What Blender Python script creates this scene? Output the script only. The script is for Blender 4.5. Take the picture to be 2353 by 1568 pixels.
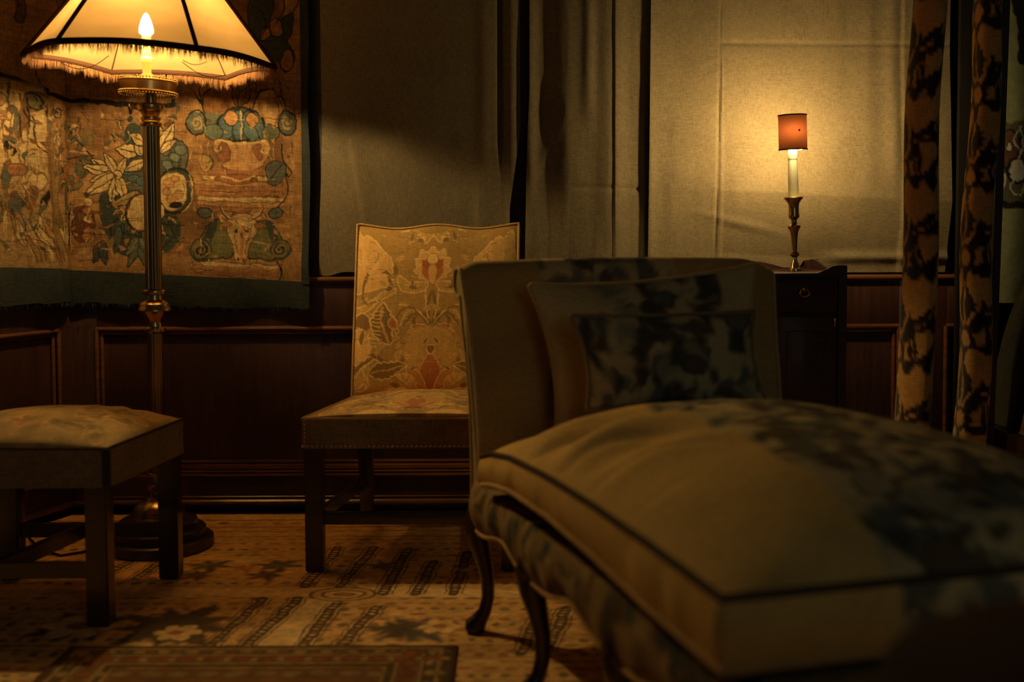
import bpy, bmesh, math, random
import numpy as np
from mathutils import Vector, Matrix

random.seed(7)
C = bpy.context.scene.collection
for o in list(bpy.data.objects): bpy.data.objects.remove(o)
scn = bpy.context.scene

# ------------------------------------------------------------------ camera
F, CX, CY0, W0 = 2700.0, 1176.5, 675.0, 2353.0
PITCH, ROLL, CAMZ = 0.05, -0.004, 1.0
cd = bpy.data.cameras.new('camera'); cam = bpy.data.objects.new('camera', cd); C.objects.link(cam)
cd.sensor_width = 36; cd.lens = F / W0 * 36; cd.shift_y = -(784 - CY0) / W0
CAMM = Matrix.Rotation(math.pi / 2 - PITCH, 3, 'X') @ Matrix.Rotation(ROLL, 3, 'Z')
cam.matrix_world = Matrix.Translation((0, 0, CAMZ)) @ CAMM.to_4x4()
cd.dof.use_dof = True; cd.dof.focus_distance = 3.95; cd.dof.aperture_fstop = 1.6
cd.clip_start = 0.05; cd.clip_end = 60
scn.camera = cam

# ------------------------------------------------------------------ world, window light, exposure
wd = bpy.data.worlds.new('world'); scn.world = wd; wd.use_nodes = True
wb = wd.node_tree.nodes['Background']; wb.inputs[0].default_value = (0.80, 0.80, 0.72, 1); wb.inputs[1].default_value = 0.021
wl = bpy.data.lights.new('window_daylight', 'AREA'); wl.energy = 4.2; wl.color = (0.82, 0.92, 0.80); wl.shape = 'RECTANGLE'; wl.size = 1.2; wl.size_y = 1.6
wlo = bpy.data.objects.new('window_daylight', wl); C.objects.link(wlo); wlo.location = (1.3, -1.2, 1.7)
wlo.rotation_euler = (Vector((0.7, 2.2, 0.4)) - wlo.location).to_track_quat('-Z', 'Y').to_euler()
scn.view_settings.view_transform = 'Standard'; scn.view_settings.look = 'None'
scn.view_settings.exposure = 0.0; scn.view_settings.gamma = 1.0; scn.view_settings.use_curve_mapping = False
LAMP_POWER, CANDLE_POWER = 1780.0, 1600.0
LAMP_COL = (1.0, 0.71, 0.285)

# ------------------------------------------------------------------ helpers
def ray(px, py):
    return CAMM @ Vector(((px - CX) / F, -(py - CY0) / F, -1.0))
def at(px, py, Y):
    d = ray(px, py); t = Y / d.y
    return Vector((d.x * t, Y, CAMZ + d.z * t))
def fl(px, py, z=0.0):
    d = ray(px, py); t = (z - CAMZ) / d.z
    return Vector((d.x * t, d.y * t, z))
def lin(r, g, b):
    f = lambda c: (c / 12.92) if c <= 0.04045 else ((c + 0.055) / 1.055) ** 2.4
    return (f(r / 255), f(g / 255), f(b / 255))
def sm(x, a, b):
    t = np.clip((np.asarray(x, float) - a) / (b - a), 0, 1); return t * t * (3 - 2 * t)
def vnoise(x, y, seed=0):
    x = np.asarray(x, float); y = np.asarray(y, float)
    xi = np.floor(x).astype(np.int64); yi = np.floor(y).astype(np.int64)
    fx = x - xi; fy = y - yi; fx = fx * fx * (3 - 2 * fx); fy = fy * fy * (3 - 2 * fy)
    def h(a, b):
        n = (a * 374761393 + b * 668265263 + seed * 974711) & 0xffffffff
        n = ((n ^ (n >> 13)) * 1274126177) & 0xffffffff
        return ((n ^ (n >> 16)) & 0xffff) / 65535.0
    return (h(xi, yi) * (1 - fx) + h(xi + 1, yi) * fx) * (1 - fy) + (h(xi, yi + 1) * (1 - fx) + h(xi + 1, yi + 1) * fx) * fy
def fbm(x, y, seed=0, n=4):
    s = 0; a = 0.5
    for i in range(n):
        s = s + a * vnoise(x * 2 ** i, y * 2 ** i, seed + i); a *= 0.5
    return s / (1 - 0.5 ** n)

# ---- object linking
def wloc(o):
    v = Vector((0, 0, 0))
    while o: v += o.location; o = o.parent
    return v
def link(name, me, mat=None, parent=None):
    o = bpy.data.objects.new(name, me); C.objects.link(o)
    if mat: me.materials.append(mat)
    if parent:
        o.parent = parent; me.transform(Matrix.Translation(-wloc(parent)))
    return o
def thing(name, label, cat, loc, group=None):
    o = bpy.data.objects.new(name, None); C.objects.link(o); o.location = loc; o.empty_display_size = .05
    o['label'] = label; o['category'] = cat
    if group: o['group'] = group
    return o
def tag(o, label, cat, group=None):
    o['label'] = label; o['category'] = cat
    if group: o['group'] = group
    return o

class MB:
    def __init__(s): s.bm = bmesh.new()
    def box(s, c, size, bev=0.0, rot=None, seg=2):
        r = bmesh.ops.create_cube(s.bm, size=1.0); vs = r['verts']
        bmesh.ops.scale(s.bm, vec=size, verts=vs)
        if bev > 0:
            es = list({e for v in vs for e in v.link_edges})
            q = bmesh.ops.bevel(s.bm, geom=es, offset=bev, segments=seg, affect='EDGES', profile=0.5)
            vs = list({v for f in q['faces'] for v in f.verts} | {v for v in vs if v.is_valid})
        if rot is not None: bmesh.ops.rotate(s.bm, matrix=rot, verts=vs, cent=(0, 0, 0))
        bmesh.ops.translate(s.bm, vec=c, verts=vs); return s
    def boxr(s, x0, x1, y0, y1, z0, z1, bev=0.0):
        return s.box(((x0 + x1) / 2, (y0 + y1) / 2, (z0 + z1) / 2), (x1 - x0, y1 - y0, z1 - z0), bev)
    def post(s, pts, hx, hy, bev=0.004):
        """square post through centre points, each with its half sizes"""
        rings = []
        for p, a, b in zip(pts, hx, hy):
            rings.append([s.bm.verts.new((p[0] + i * a, p[1] + j * b, p[2])) for i, j in ((-1, -1), (1, -1), (1, 1), (-1, 1))])
        new = []
        for r0, r1 in zip(rings, rings[1:]):
            for i in range(4): new.append(s.bm.faces.new((r0[i], r0[(i + 1) % 4], r1[(i + 1) % 4], r1[i])))
        new.append(s.bm.faces.new(rings[0])); new.append(s.bm.faces.new(rings[-1]))
        bmesh.ops.recalc_face_normals(s.bm, faces=new)
        if bev:
            es = [e for e in {e for f in new for e in f.edges} if len(e.link_faces) == 2 and e.calc_face_angle(0) > .7]
            bmesh.ops.bevel(s.bm, geom=es, offset=bev, segments=2, affect='EDGES')
        return s
    def lathe(s, prof, seg=32, cent=(0, 0, 0), flute=None, cap=True):
        rings = []
        for r, z in prof:
            ring = []
            for i in range(seg):
                a = 2 * math.pi * i / seg; rr = r * (flute(a) if flute else 1)
                ring.append(s.bm.verts.new((cent[0] + rr * math.cos(a), cent[1] + rr * math.sin(a), cent[2] + z)))
            rings.append(ring)
        fs = []
        for r0, r1 in zip(rings, rings[1:]):
            for i in range(seg): fs.append(s.bm.faces.new((r0[i], r0[(i + 1) % seg], r1[(i + 1) % seg], r1[i])))
        if cap:
            fs.append(s.bm.faces.new(rings[0])); fs.append(s.bm.faces.new(rings[-1]))
        bmesh.ops.recalc_face_normals(s.bm, faces=fs)
        return s
    def tube(s, pts, rad, seg=8, closed=False, flat=1.0):
        pts = [Vector(p) for p in pts]; n = len(pts); rings = []; prev = None
        rads = rad if hasattr(rad, '__len__') else [rad] * n
        for i, p in enumerate(pts):
            a = pts[(i - 1) % n] if (closed or i > 0) else p
            b = pts[(i + 1) % n] if (closed or i < n - 1) else p
            t = (b - a).normalized()
            if prev is None:
                u = t.orthogonal().normalized()
            else:
                u = (prev - t * prev.dot(t))
                u = u.normalized() if u.length > 1e-6 else t.orthogonal().normalized()
            prev = u; v = t.cross(u)
            rings.append([s.bm.verts.new(p + (u * math.cos(2 * math.pi * k / seg) + v * math.sin(2 * math.pi * k / seg) * flat) * rads[i]) for k in range(seg)])
        m = n if closed else n - 1; fs = []
        for i in range(m):
            r0, r1 = rings[i], rings[(i + 1) % n]
            for k in range(seg): fs.append(s.bm.faces.new((r0[k], r0[(k + 1) % seg], r1[(k + 1) % seg], r1[k])))
        if not closed:
            fs.append(s.bm.faces.new(rings[0])); fs.append(s.bm.faces.new(rings[-1]))
        bmesh.ops.recalc_face_normals(s.bm, faces=fs)
        return s
    def prism(s, poly, d, bev=0.0):
        """poly: list of 3-D points (planar), d: extrusion vector"""
        d = Vector(d); a = [s.bm.verts.new(p) for p in poly]; b = [s.bm.verts.new(Vector(p) + d) for p in poly]; n = len(a)
        fs = [s.bm.faces.new(a), s.bm.faces.new(b)]
        for i in range(n): fs.append(s.bm.faces.new((a[i], a[(i + 1) % n], b[(i + 1) % n], b[i])))
        bmesh.ops.recalc_face_normals(s.bm, faces=fs)
        return s
    def ball(s, c, r, seg=8, sc=(1, 1, 1)):
        m = Matrix.Translation(c) @ Matrix.Diagonal((r * sc[0], r * sc[1], r * sc[2], 1))
        bmesh.ops.create_uvsphere(s.bm, u_segments=seg, v_segments=max(4, seg // 2 + 1), radius=1, matrix=m); return s
    def xform(s, M): bmesh.ops.transform(s.bm, matrix=M, verts=s.bm.verts); return s
    def build(s, name, mat, parent=None, smooth=True, angle=0.6):
        me = bpy.data.meshes.new(name); s.bm.to_mesh(me); s.bm.free()
        if smooth:
            me.shade_smooth()
            try: me.set_sharp_from_angle(angle=angle)
            except Exception: pass
        return link(name, me, mat, parent)

def grid_mesh(name, V, mat, parent=None, col=None, closed_with=None, smooth=True):
    """V: (n,m,3) array; closed_with: second (n,m,3) array turns the sheet into a closed slab"""
    n, m = V.shape[:2]
    idx = np.arange(n * m).reshape(n, m)
    q = np.stack([idx[:-1, :-1], idx[1:, :-1], idx[1:, 1:], idx[:-1, 1:]], -1).reshape(-1, 4)
    co = V.reshape(-1, 3)
    if closed_with is not None:
        B = closed_with; N = n * m
        q2 = q[:, ::-1] + N
        bd = np.concatenate([idx[0, :-1], idx[:-1, -1], idx[-1, :0:-1], idx[:0:-1, 0]])
        nx = np.roll(bd, -1)
        q3 = np.stack([bd, nx, nx + N, bd + N], -1)
        q = np.concatenate([q, q2, q3]); co = np.concatenate([co, B.reshape(-1, 3)])
        if col is not None: col = np.concatenate([col, col])
    me = bpy.data.meshes.new(name)
    me.vertices.add(len(co)); me.vertices.foreach_set('co', np.ascontiguousarray(co, dtype=np.float32).ravel())
    me.loops.add(q.size); me.loops.foreach_set('vertex_index', np.ascontiguousarray(q, dtype=np.int32).ravel())
    me.polygons.add(len(q)); me.polygons.foreach_set('loop_start', np.arange(0, q.size, 4, dtype=np.int32))
    try: me.polygons.foreach_set('loop_total', np.full(len(q), 4, dtype=np.int32))
    except Exception: pass
    me.update(calc_edges=True); me.validate()
    if smooth:
        me.shade_smooth()
        if closed_with is not None:
            try: me.set_sharp_from_angle(angle=1.1)
            except Exception: pass
    if col is not None:
        at_ = me.color_attributes.new('Col', 'FLOAT_COLOR', 'POINT')
        c4 = np.ones((len(co), 4), np.float32); c4[:, :3] = col[:len(co)]
        at_.data.foreach_set('color', c4.ravel())
    return link(name, me, mat, parent)

# ------------------------------------------------------------------ materials
def new_mat(name):
    m = bpy.data.materials.new(name); m.use_nodes = True
    nt = m.node_tree; return m, nt, nt.nodes, nt.links, nt.nodes['Principled BSDF']
def noise_mix(nt, base, amt, scale, vec_scale=(1, 1, 1), detail=4, src=None):
    n, l = nt.nodes, nt.links
    tc = n.new('ShaderNodeTexCoord'); mp = n.new('ShaderNodeMapping'); mp.inputs['Scale'].default_value = vec_scale
    nz = n.new('ShaderNodeTexNoise'); nz.inputs['Scale'].default_value = scale; nz.inputs['Detail'].default_value = detail
    l.new(tc.outputs['Object'], mp.inputs[0]); l.new(mp.outputs[0], nz.inputs['Vector'])
    mr = n.new('ShaderNodeMapRange'); mr.inputs[1].default_value = .25; mr.inputs[2].default_value = .75
    mr.inputs[3].default_value = 1 - amt; mr.inputs[4].default_value = 1 + amt
    l.new(nz.outputs[0], mr.inputs[0])
    mx = n.new('ShaderNodeMix'); mx.data_type = 'RGBA'; mx.blend_type = 'MULTIPLY'; mx.inputs[0].default_value = 1
    if src is None: mx.inputs[6].default_value = (*base, 1)
    else: l.new(src, mx.inputs[6])
    l.new(mr.outputs[0], mx.inputs[7])
    return mx.outputs[2], nz.outputs[0]
def cloth(name, base=(.4, .34, .26), attr=False, weave=900, wamt=.18, bump=.25, rough=.9, sheen=0.0, blot=.12, trans=0):
    m, nt, n, l, p = new_mat(name)
    src = None
    if attr:
        a = n.new('ShaderNodeVertexColor'); a.layer_name = 'Col'; src = a.outputs[0]
    c1, _ = noise_mix(nt, base, wamt, weave, (1, 1, .12), 2, src)
    c2, h2 = noise_mix(nt, base, wamt, weave, (.12, .12, 1), 2, c1)
    c3, _ = noise_mix(nt, base, blot, 7, (1, 1, 1), 5, c2)
    l.new(c3, p.inputs['Base Color']); p.inputs['Roughness'].default_value = rough
    p.inputs['Specular IOR Level'].default_value = .15
    if sheen: p.inputs['Sheen Weight'].default_value = sheen; p.inputs['Sheen Roughness'].default_value = .5
    b = n.new('ShaderNodeBump'); b.inputs['Strength'].default_value = bump; b.inputs['Distance'].default_value = .0015
    l.new(h2, b.inputs['Height']); l.new(b.outputs[0], p.inputs['Normal'])
    return m
def wood(name, base, rough=.25, amt=.35, scale=6, vec=(1, 1, 12), coat=.0, spec=.5):
    m, nt, n, l, p = new_mat(name)
    c, h = noise_mix(nt, base, amt, scale, vec, 5)
    l.new(c, p.inputs['Base Color']); p.inputs['Roughness'].default_value = rough
    p.inputs['Specular IOR Level'].default_value = spec; p.inputs['Coat Weight'].default_value = coat; p.inputs['Coat Roughness'].default_value = .15
    b = n.new('ShaderNodeBump'); b.inputs['Strength'].default_value = .08; b.inputs['Distance'].default_value = .002
    l.new(h, b.inputs['Height']); l.new(b.outputs[0], p.inputs['Normal'])
    return m
def metal(name, base, rough=.22, amt=.25, scale=30):
    m, nt, n, l, p = new_mat(name)
    c, h = noise_mix(nt, base, amt, scale, (1, 1, .3), 3)
    l.new(c, p.inputs['Base Color']); p.inputs['Metallic'].default_value = 1; p.inputs['Roughness'].default_value = rough
    return m
def emit(name, colr, strength):
    m, nt, n, l, p = new_mat(name)
    p.inputs['Base Color'].default_value = (*colr, 1); p.inputs['Emission Color'].default_value = (*colr, 1); p.inputs['Emission Strength'].default_value = strength
    return m
def shade_mat(name, colr, tcol, transl, clear, bounce_lining=None):
    m, nt, n, l, p = new_mat(name)
    out = n['Material Output']; n.remove(p)
    c, h = noise_mix(nt, colr, .10, 9, (1, 1, 2.5), 4)
    c, _ = noise_mix(nt, colr, .05, 700, (1, 1, .1), 2, c)
    df = n.new('ShaderNodeBsdfDiffuse'); tl = n.new('ShaderNodeBsdfTranslucent'); tp = n.new('ShaderNodeBsdfTransparent')
    if bounce_lining:
        ge = n.new('ShaderNodeNewGeometry'); mxl = n.new('ShaderNodeMix'); mxl.data_type = 'RGBA'; l.new(ge.outputs['Backfacing'], mxl.inputs[0]); l.new(c, mxl.inputs[6]); mxl.inputs[7].default_value = (*bounce_lining, 1); c = mxl.outputs[2]
    l.new(c, df.inputs[0]); c2, _ = noise_mix(nt, tcol, .12, 9, (1, 1, 2.5), 4); l.new(c2, tl.inputs[0]); tp.inputs[0].default_value = (1, .9, .75, 1)
    m1 = n.new('ShaderNodeMixShader'); m1.inputs[0].default_value = transl; l.new(df.outputs[0], m1.inputs[1]); l.new(tl.outputs[0], m1.inputs[2])
    m2 = n.new('ShaderNodeMixShader'); m2.inputs[0].default_value = clear; l.new(m1.outputs[0], m2.inputs[1]); l.new(tp.outputs[0], m2.inputs[2])
    l.new(m2.outputs[0], out.inputs[0])
    return m

M = {}
M['linen'] = cloth('linen', lin(98, 86, 66), weave=420, wamt=.24, bump=.5, blot=.10)
M['tapestry'] = cloth('tapestry_weave', attr=True, weave=300, wamt=.28, bump=.7, blot=.18)
M['border'] = cloth('tapestry_border', lin(34, 36, 34), weave=260, wamt=.3, bump=.6, blot=.3)
M['damask'] = cloth('damask', attr=True, weave=500, wamt=.16, bump=.4, sheen=.15, blot=.08)
M['apron'] = cloth('brown_apron', lin(132, 110, 76), weave=300, wamt=.2, blot=.2)
M['piping'] = cloth('piping', lin(190, 152, 96), weave=400, blot=.1)
M['dark_piping'] = cloth('dark_piping', lin(70, 54, 36), weave=400)
M['chaise'] = cloth('chaise_cloth', attr=True, weave=420, wamt=.14, bump=.3, blot=.12)
M['chaise_plain'] = cloth('chaise_plain_cloth', lin(150, 132, 92), weave=420, wamt=.14, blot=.12)
M['carpet'] = cloth('carpet_pile', attr=True, weave=260, wamt=.2, bump=.8, blot=.2, rough=1)
M['bedcurtain'] = cloth('cut_velvet', attr=True, weave=300, wamt=.2, bump=.4, sheen=.2)
M['bedcloth'] = cloth('bed_silk', attr=True, weave=300, wamt=.1)
M['coverlet'] = cloth('tan_coverlet', lin(140, 106, 64), weave=220, wamt=.2, blot=.25)
M['darkcloth'] = cloth('dark_bedding', lin(62, 60, 50), weave=300, blot=.2)
M['mahogany'] = wood('mahogany', lin(44, 21, 15), rough=.3, coat=.6)
M['commode'] = wood('waxed_mahogany', lin(46, 20, 15), rough=.55, coat=.05, spec=.3)
M['panel'] = wood('panel_wood', lin(58, 34, 25), rough=.4, coat=.14, vec=(12, 1, 1))
M['moulding'] = wood('moulding_wood', lin(98, 58, 32), rough=.24, coat=.5, vec=(1, 1, 12))
M['darkwood'] = wood('dark_wood', lin(46, 24, 18), rough=.38, coat=.15)
M['mattwood'] = wood('matt_dark_wood', lin(58, 32, 24), rough=.7, spec=.2)
M['plaster'] = cloth('ceiling_plaster', lin(116, 110, 98), weave=30, wamt=.04, bump=.1)
M['wall'] = wood('dark_wall', lin(40, 34, 28), rough=.8)
M['floorwood'] = wood('floor_boards', lin(60, 40, 26), rough=.5, vec=(1, 12, 1))
M['brass'] = metal('aged_brass', (.56, .38, .15), rough=.26)
M['darkbrass'] = metal('dark_brass', (.36, .235, .09), rough=.27)
M['silk'] = shade_mat('cream_silk', lin(168, 142, 96), (.155, .092, .035), .5, .016)
M['redshade'] = shade_mat('red_paper', lin(180, 84, 50), (.0034, .00095, .00036), .5, .0, (.62, .52, .38))  # cream inner face added to bounce bulb light onto the candle tube
M['trim'] = cloth('brown_braid', lin(58, 34, 20), weave=900, blot=.2)
M['fringe'] = cloth('brown_fringe', lin(122, 84, 52), weave=900, blot=.3)
M['candle'] = cloth('ivory_tube', lin(242, 232, 200), weave=30, wamt=.03, bump=0, rough=.45)
_p = M['candle'].node_tree.nodes['Principled BSDF']; _p.inputs['Subsurface Weight'].default_value = .8; _p.inputs['Subsurface Radius'].default_value = (1, .7, .4); _p.inputs['Subsurface Scale'].default_value = .05
M['bulb'] = emit('lamp_bulb_glow', LAMP_COL, LAMP_POWER)
M['bulb2'] = emit('candle_bulb_glow', LAMP_COL, CANDLE_POWER)
M['black'] = cloth('black_cord', lin(24, 20, 18), weave=300)

# ------------------------------------------------------------------ pattern drawing (flat woven / printed design)
class Canvas:
    def __init__(s, x, y, base, warp=0, wscale=30, seed=1):
        s.shape = x.shape; s.x0 = x.ravel().astype(float); s.y0 = y.ravel().astype(float)
        s.x = s.x0 + warp * 2 * (vnoise(s.x0 / wscale, s.y0 / wscale, seed) - .5) + warp * (vnoise(s.x0 / wscale * 4, s.y0 / wscale * 4, seed + 3) - .5)
        s.y = s.y0 + warp * 2 * (vnoise(s.x0 / wscale, s.y0 / wscale, seed + 9) - .5) + warp * (vnoise(s.x0 / wscale * 4, s.y0 / wscale * 4, seed + 5) - .5)
        s.c = np.tile(np.array(base, float), (s.x.size, 1))
    def put(s, idx, a, col):
        a = a[:, None]; s.c[idx] = s.c[idx] * (1 - a) + np.array(col) * a
    def ell(s, cx, cy, rx, ry, rot=0, col=(1, 1, 1), out=None, ow=2.5, soft=1.5, ring=None):
        R = max(rx, ry) + ow + soft + 1
        idx = np.nonzero((abs(s.x - cx) < R) & (abs(s.y - cy) < R))[0]
        if not len(idx): return
        dx = s.x[idx] - cx; dy = s.y[idx] - cy; c, n = math.cos(rot), math.sin(rot)
        u = dx * c + dy * n; v = -dx * n + dy * c
        d = (np.sqrt((u / rx) ** 2 + (v / ry) ** 2) - 1) * min(rx, ry)
        if out is not None: s.put(idx, np.clip(.5 - (d - ow) / soft, 0, 1), out)
        if ring: s.put(idx, np.clip(.5 - (abs(d) - ring) / soft, 0, 1), col)
        elif col is not None: s.put(idx, np.clip(.5 - d / soft, 0, 1), col)
    @staticmethod
    def smooth(pts, k=4, closed=True):
        P = np.array(pts, float); n = len(P); o = []
        rng = range(n if closed else n - 1)
        for i in rng:
            if closed: p0, p1, p2, p3 = P[i - 1], P[i], P[(i + 1) % n], P[(i + 2) % n]
            else: p0, p1, p2, p3 = P[max(i - 1, 0)], P[i], P[i + 1], P[min(i + 2, n - 1)]
            for j in range(k):
                t = j / k
                o.append(.5 * (2 * p1 + (p2 - p0) * t + (2 * p0 - 5 * p1 + 4 * p2 - p3) * t * t + (3 * p1 - p0 - 3 * p2 + p3) * t ** 3))
        if not closed: o.append(P[-1])
        return np.array(o)
    def poly(s, pts, col, out=None, ow=2.5, soft=1.5, smooth=True):
        P = s.smooth(pts) if smooth else np.array(pts, float)
        lo = P.min(0) - ow - soft - 1; hi = P.max(0) + ow + soft + 1
        idx = np.nonzero((s.x > lo[0]) & (s.x < hi[0]) & (s.y > lo[1]) & (s.y < hi[1]))[0]
        if not len(idx): return
        x = s.x[idx]; y = s.y[idx]; ins = np.zeros(len(idx), bool); dm = np.full(len(idx), 1e9)
        for a, b in zip(P, np.roll(P, -1, 0)):
            e = b - a; L = e @ e + 1e-12
            t = np.clip(((x - a[0]) * e[0] + (y - a[1]) * e[1]) / L, 0, 1)
            dm = np.minimum(dm, (x - a[0] - t * e[0]) ** 2 + (y - a[1] - t * e[1]) ** 2)
            cr = (a[1] > y) != (b[1] > y)
            with np.errstate(divide='ignore', invalid='ignore'):
                ins ^= cr & (x < (b[0] - a[0]) * (y - a[1]) / (b[1] - a[1] + 1e-12) + a[0])
        d = np.sqrt(dm); d[ins] *= -1
        if out is not None: s.put(idx, np.clip(.5 - (d - ow) / soft, 0, 1), out)
        if col is not None: s.put(idx, np.clip(.5 - d / soft, 0, 1), col)
    def stroke(s, pts, w, col, soft=1.5, smooth=True, taper=False):
        P = s.smooth(pts, 5, False) if smooth and len(pts) > 2 else np.array(pts, float)
        lo = P.min(0) - w - soft; hi = P.max(0) + w + soft
        idx = np.nonzero((s.x > lo[0]) & (s.x < hi[0]) & (s.y > lo[1]) & (s.y < hi[1]))[0]
        if not len(idx): return
        x = s.x[idx]; y = s.y[idx]; dm = np.full(len(idx), 1e9)
        for i, (a, b) in enumerate(zip(P, P[1:])):
            e = b - a; L = e @ e + 1e-12
            t = np.clip(((x - a[0]) * e[0] + (y - a[1]) * e[1]) / L, 0, 1)
            ww = w / 2 * ((1 - (i + t) / (len(P) - 1)) * .85 + .15 if taper else 1)
            dm = np.minimum(dm, np.sqrt((x - a[0] - t * e[0]) ** 2 + (y - a[1] - t * e[1]) ** 2) - ww)
        s.put(idx, np.clip(.5 - dm / soft, 0, 1), col)
    def leaf(s, x, y, L, w, ang, col, out=None, vein=None, ow=2.5, bend=0.0, jag=0):
        """leaf from base (x,y) pointing at ang degrees (0 = right, 90 = up)"""
        a = math.radians(ang); d = np.array([math.cos(a), -math.sin(a)]); p = np.array([-d[1], d[0]])
        P = []; Q = []
        N = 9 if not jag else 14
        for i in range(N):
            t = i / (N - 1); h = w / 2 * math.sin(math.pi * t ** .8) ** .9
            if jag and i % 2: h *= 1 - jag
            c = np.array([x, y]) + d * L * t + p * bend * L * math.sin(math.pi * t)
            P.append(c + p * h); Q.append(c - p * h)
        s.poly(P + Q[::-1][1:-1], col, out, ow, smooth=not jag)
        if vein is not None:
            s.stroke([np.array([x, y]) + d * L * t + p * bend * L * math.sin(math.pi * t) for t in (.05, .35, .6, .9)], max(1.4, w * .09), vein)
    def scroll(s, cx, cy, r, a0, turns, w, col, sgn=1):
        pts = []
        for i in range(22):
            t = i / 21; a = math.radians(a0) + sgn * 2 * math.pi * turns * t; rr = r * (1 - .85 * t)
            pts.append((cx + rr * math.cos(a), cy - rr * math.sin(a)))
        s.stroke(pts, w, col)
    def mottle(s, sx, sy, amt, seed, tint=None):
        f = 1 + amt * 2 * (fbm(s.x0 / sx, s.y0 / sy, seed) - .5)
        s.c *= f[:, None]
    def tintzone(s, mask, col): s.put(np.arange(s.x.size), np.clip(mask, 0, 1), col)

# ================================================================== SETTING
WY = 4.29                                   # back wall plane
SW = F / WY
def wx(px): return (px - CX) / SW           # horizontal position on the back wall
CORNER = Vector((wx(155), WY, 0)); LDIR = Vector((-.37, -1, 0)).normalized()   # left wall leaves the corner at an angle
NL = Vector((1, -.37, 0)).normalized()      # into the room from the left wall

fb = MB().boxr(-3.2, 3.4, -2.6, WY + .1, -.08, -.012); floor = fb.build('floor', M['floorwood']); floor['kind'] = 'structure'

ce = MB().boxr(-3.2, 3.4, -2.6, WY + .1, 2.6, 2.68); ceil_ = ce.build('ceiling', M['plaster']); ceil_['kind'] = 'structure'
# back wall: plain ground above, wainscot below with real stiles, panels and mouldings
wb_ = MB().boxr(CORNER.x - .02, 3.4, WY, WY + .12, -.05, 2.6); wall = wb_.build('wall_back', M['wall']); wall['kind'] = 'structure'
zr = lambda py: CAMZ - (py - 540) / SW      # height on the back wall
Z_DADO, Z_PT, Z_PB, Z_SK = zr(634), zr(752), zr(1070), zr(1094)
panels = [(wx(225), wx(1165)), (wx(1290), wx(2062)), (wx(2170), 2.35)]
xs = [CORNER.x] + [v for p in panels for v in p] + [3.35]
for i in range(0, len(xs), 2):
    MB().boxr(xs[i], xs[i + 1], WY - .026, WY, Z_PB - .01, Z_DADO - .02, .002).build('stile', M['panel'], wall)
for a, b in panels:
    MB().boxr(a, b, WY - .0255, WY, Z_PT, Z_DADO - .021, .002).build('rail', M['panel'], wall)
    MB().boxr(a + .004, b - .004, WY - .008, WY, Z_PB, Z_PT, .003).build('panel', M['panel'], wall)
    z0, z1 = Z_PB, Z_PT
    mo = MB()
    w_ = .022
    for (p, q) in (((a, z1), (b, z1)), ((b, z1), (b, z0)), ((b, z0), (a, z0)), ((a, z0), (a, z1))):
        mo.tube([(p[0], WY - .028, p[1]), (q[0], WY - .028, q[1])], .0085, 8)
        cx_, cz_ = (a + b) / 2, (z0 + z1) / 2
        ins = lambda v, k: (v[0] + (k if v[0] < cx_ else -k), WY - .016, v[1] + (k if v[1] < cz_ else -k))
        mo.tube([ins(p, .015), ins(q, .015)], .0075, 8)
    mo.build('panel_moulding', M['moulding'], wall)
# dado rail
def run(name, prof, x0, x1, mat, parent=None):
    m = MB().prism([(x0, WY - d, z) for d, z in prof], (x1 - x0, 0, 0)); return m.build(name, mat, parent, angle=.5)
def arc(cd_, cz_, r, a0, a1, n=7):
    return [(cd_ + r * math.cos(math.radians(a0 + (a1 - a0) * i / (n - 1))), cz_ + r * math.sin(math.radians(a0 + (a1 - a0) * i / (n - 1)))) for i in range(n)]
prof = [(0, Z_DADO)] + arc(.036, Z_DADO - .009, .009, 90, -90) + [(.026, Z_DADO - .019), (.022, Z_DADO - .034), (.014, Z_DADO - .040), (.014, Z_DADO - .062)] + arc(.019, Z_DADO - .068, .006, 90, -90, 5) + [(.008, Z_DADO - .078), (0, Z_DADO - .08)]
dado = run('trim_1', prof, CORNER.x, 3.35, M['moulding']); dado['kind'] = 'structure'
# skirting with reeded top and quarter round
zt = Z_PB
prof = [(0, zt)]
for k in range(3): prof += arc(.030 + k * .007, zt - .006 - k * .0115, .0055, 95, -80, 5)
prof += [(.030, zt - .038), (.030, .0), (0, 0)]
sk = run('baseboard_back', prof, CORNER.x, 3.35, M['panel']); sk['kind'] = 'structure'
reed = MB()
for k in range(3): reed.tube([(CORNER.x + .02, WY - .033 - k * .007, zt - .006 - k * .0115), (3.34, WY - .033 - k * .007, zt - .006 - k * .0115)], .0052, 8)
reed.build('reeded_moulding', M['moulding'], sk)
qr = MB().tube([(CORNER.x + .03, WY - .036, .026), (3.34, WY - .036, .026)], .013, 10).tube([(CORNER.x + .03, WY - .034, .046), (3.34, WY - .034, .046)], .004, 6)
qr.build('quarter_round', M['moulding'], sk)

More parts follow.
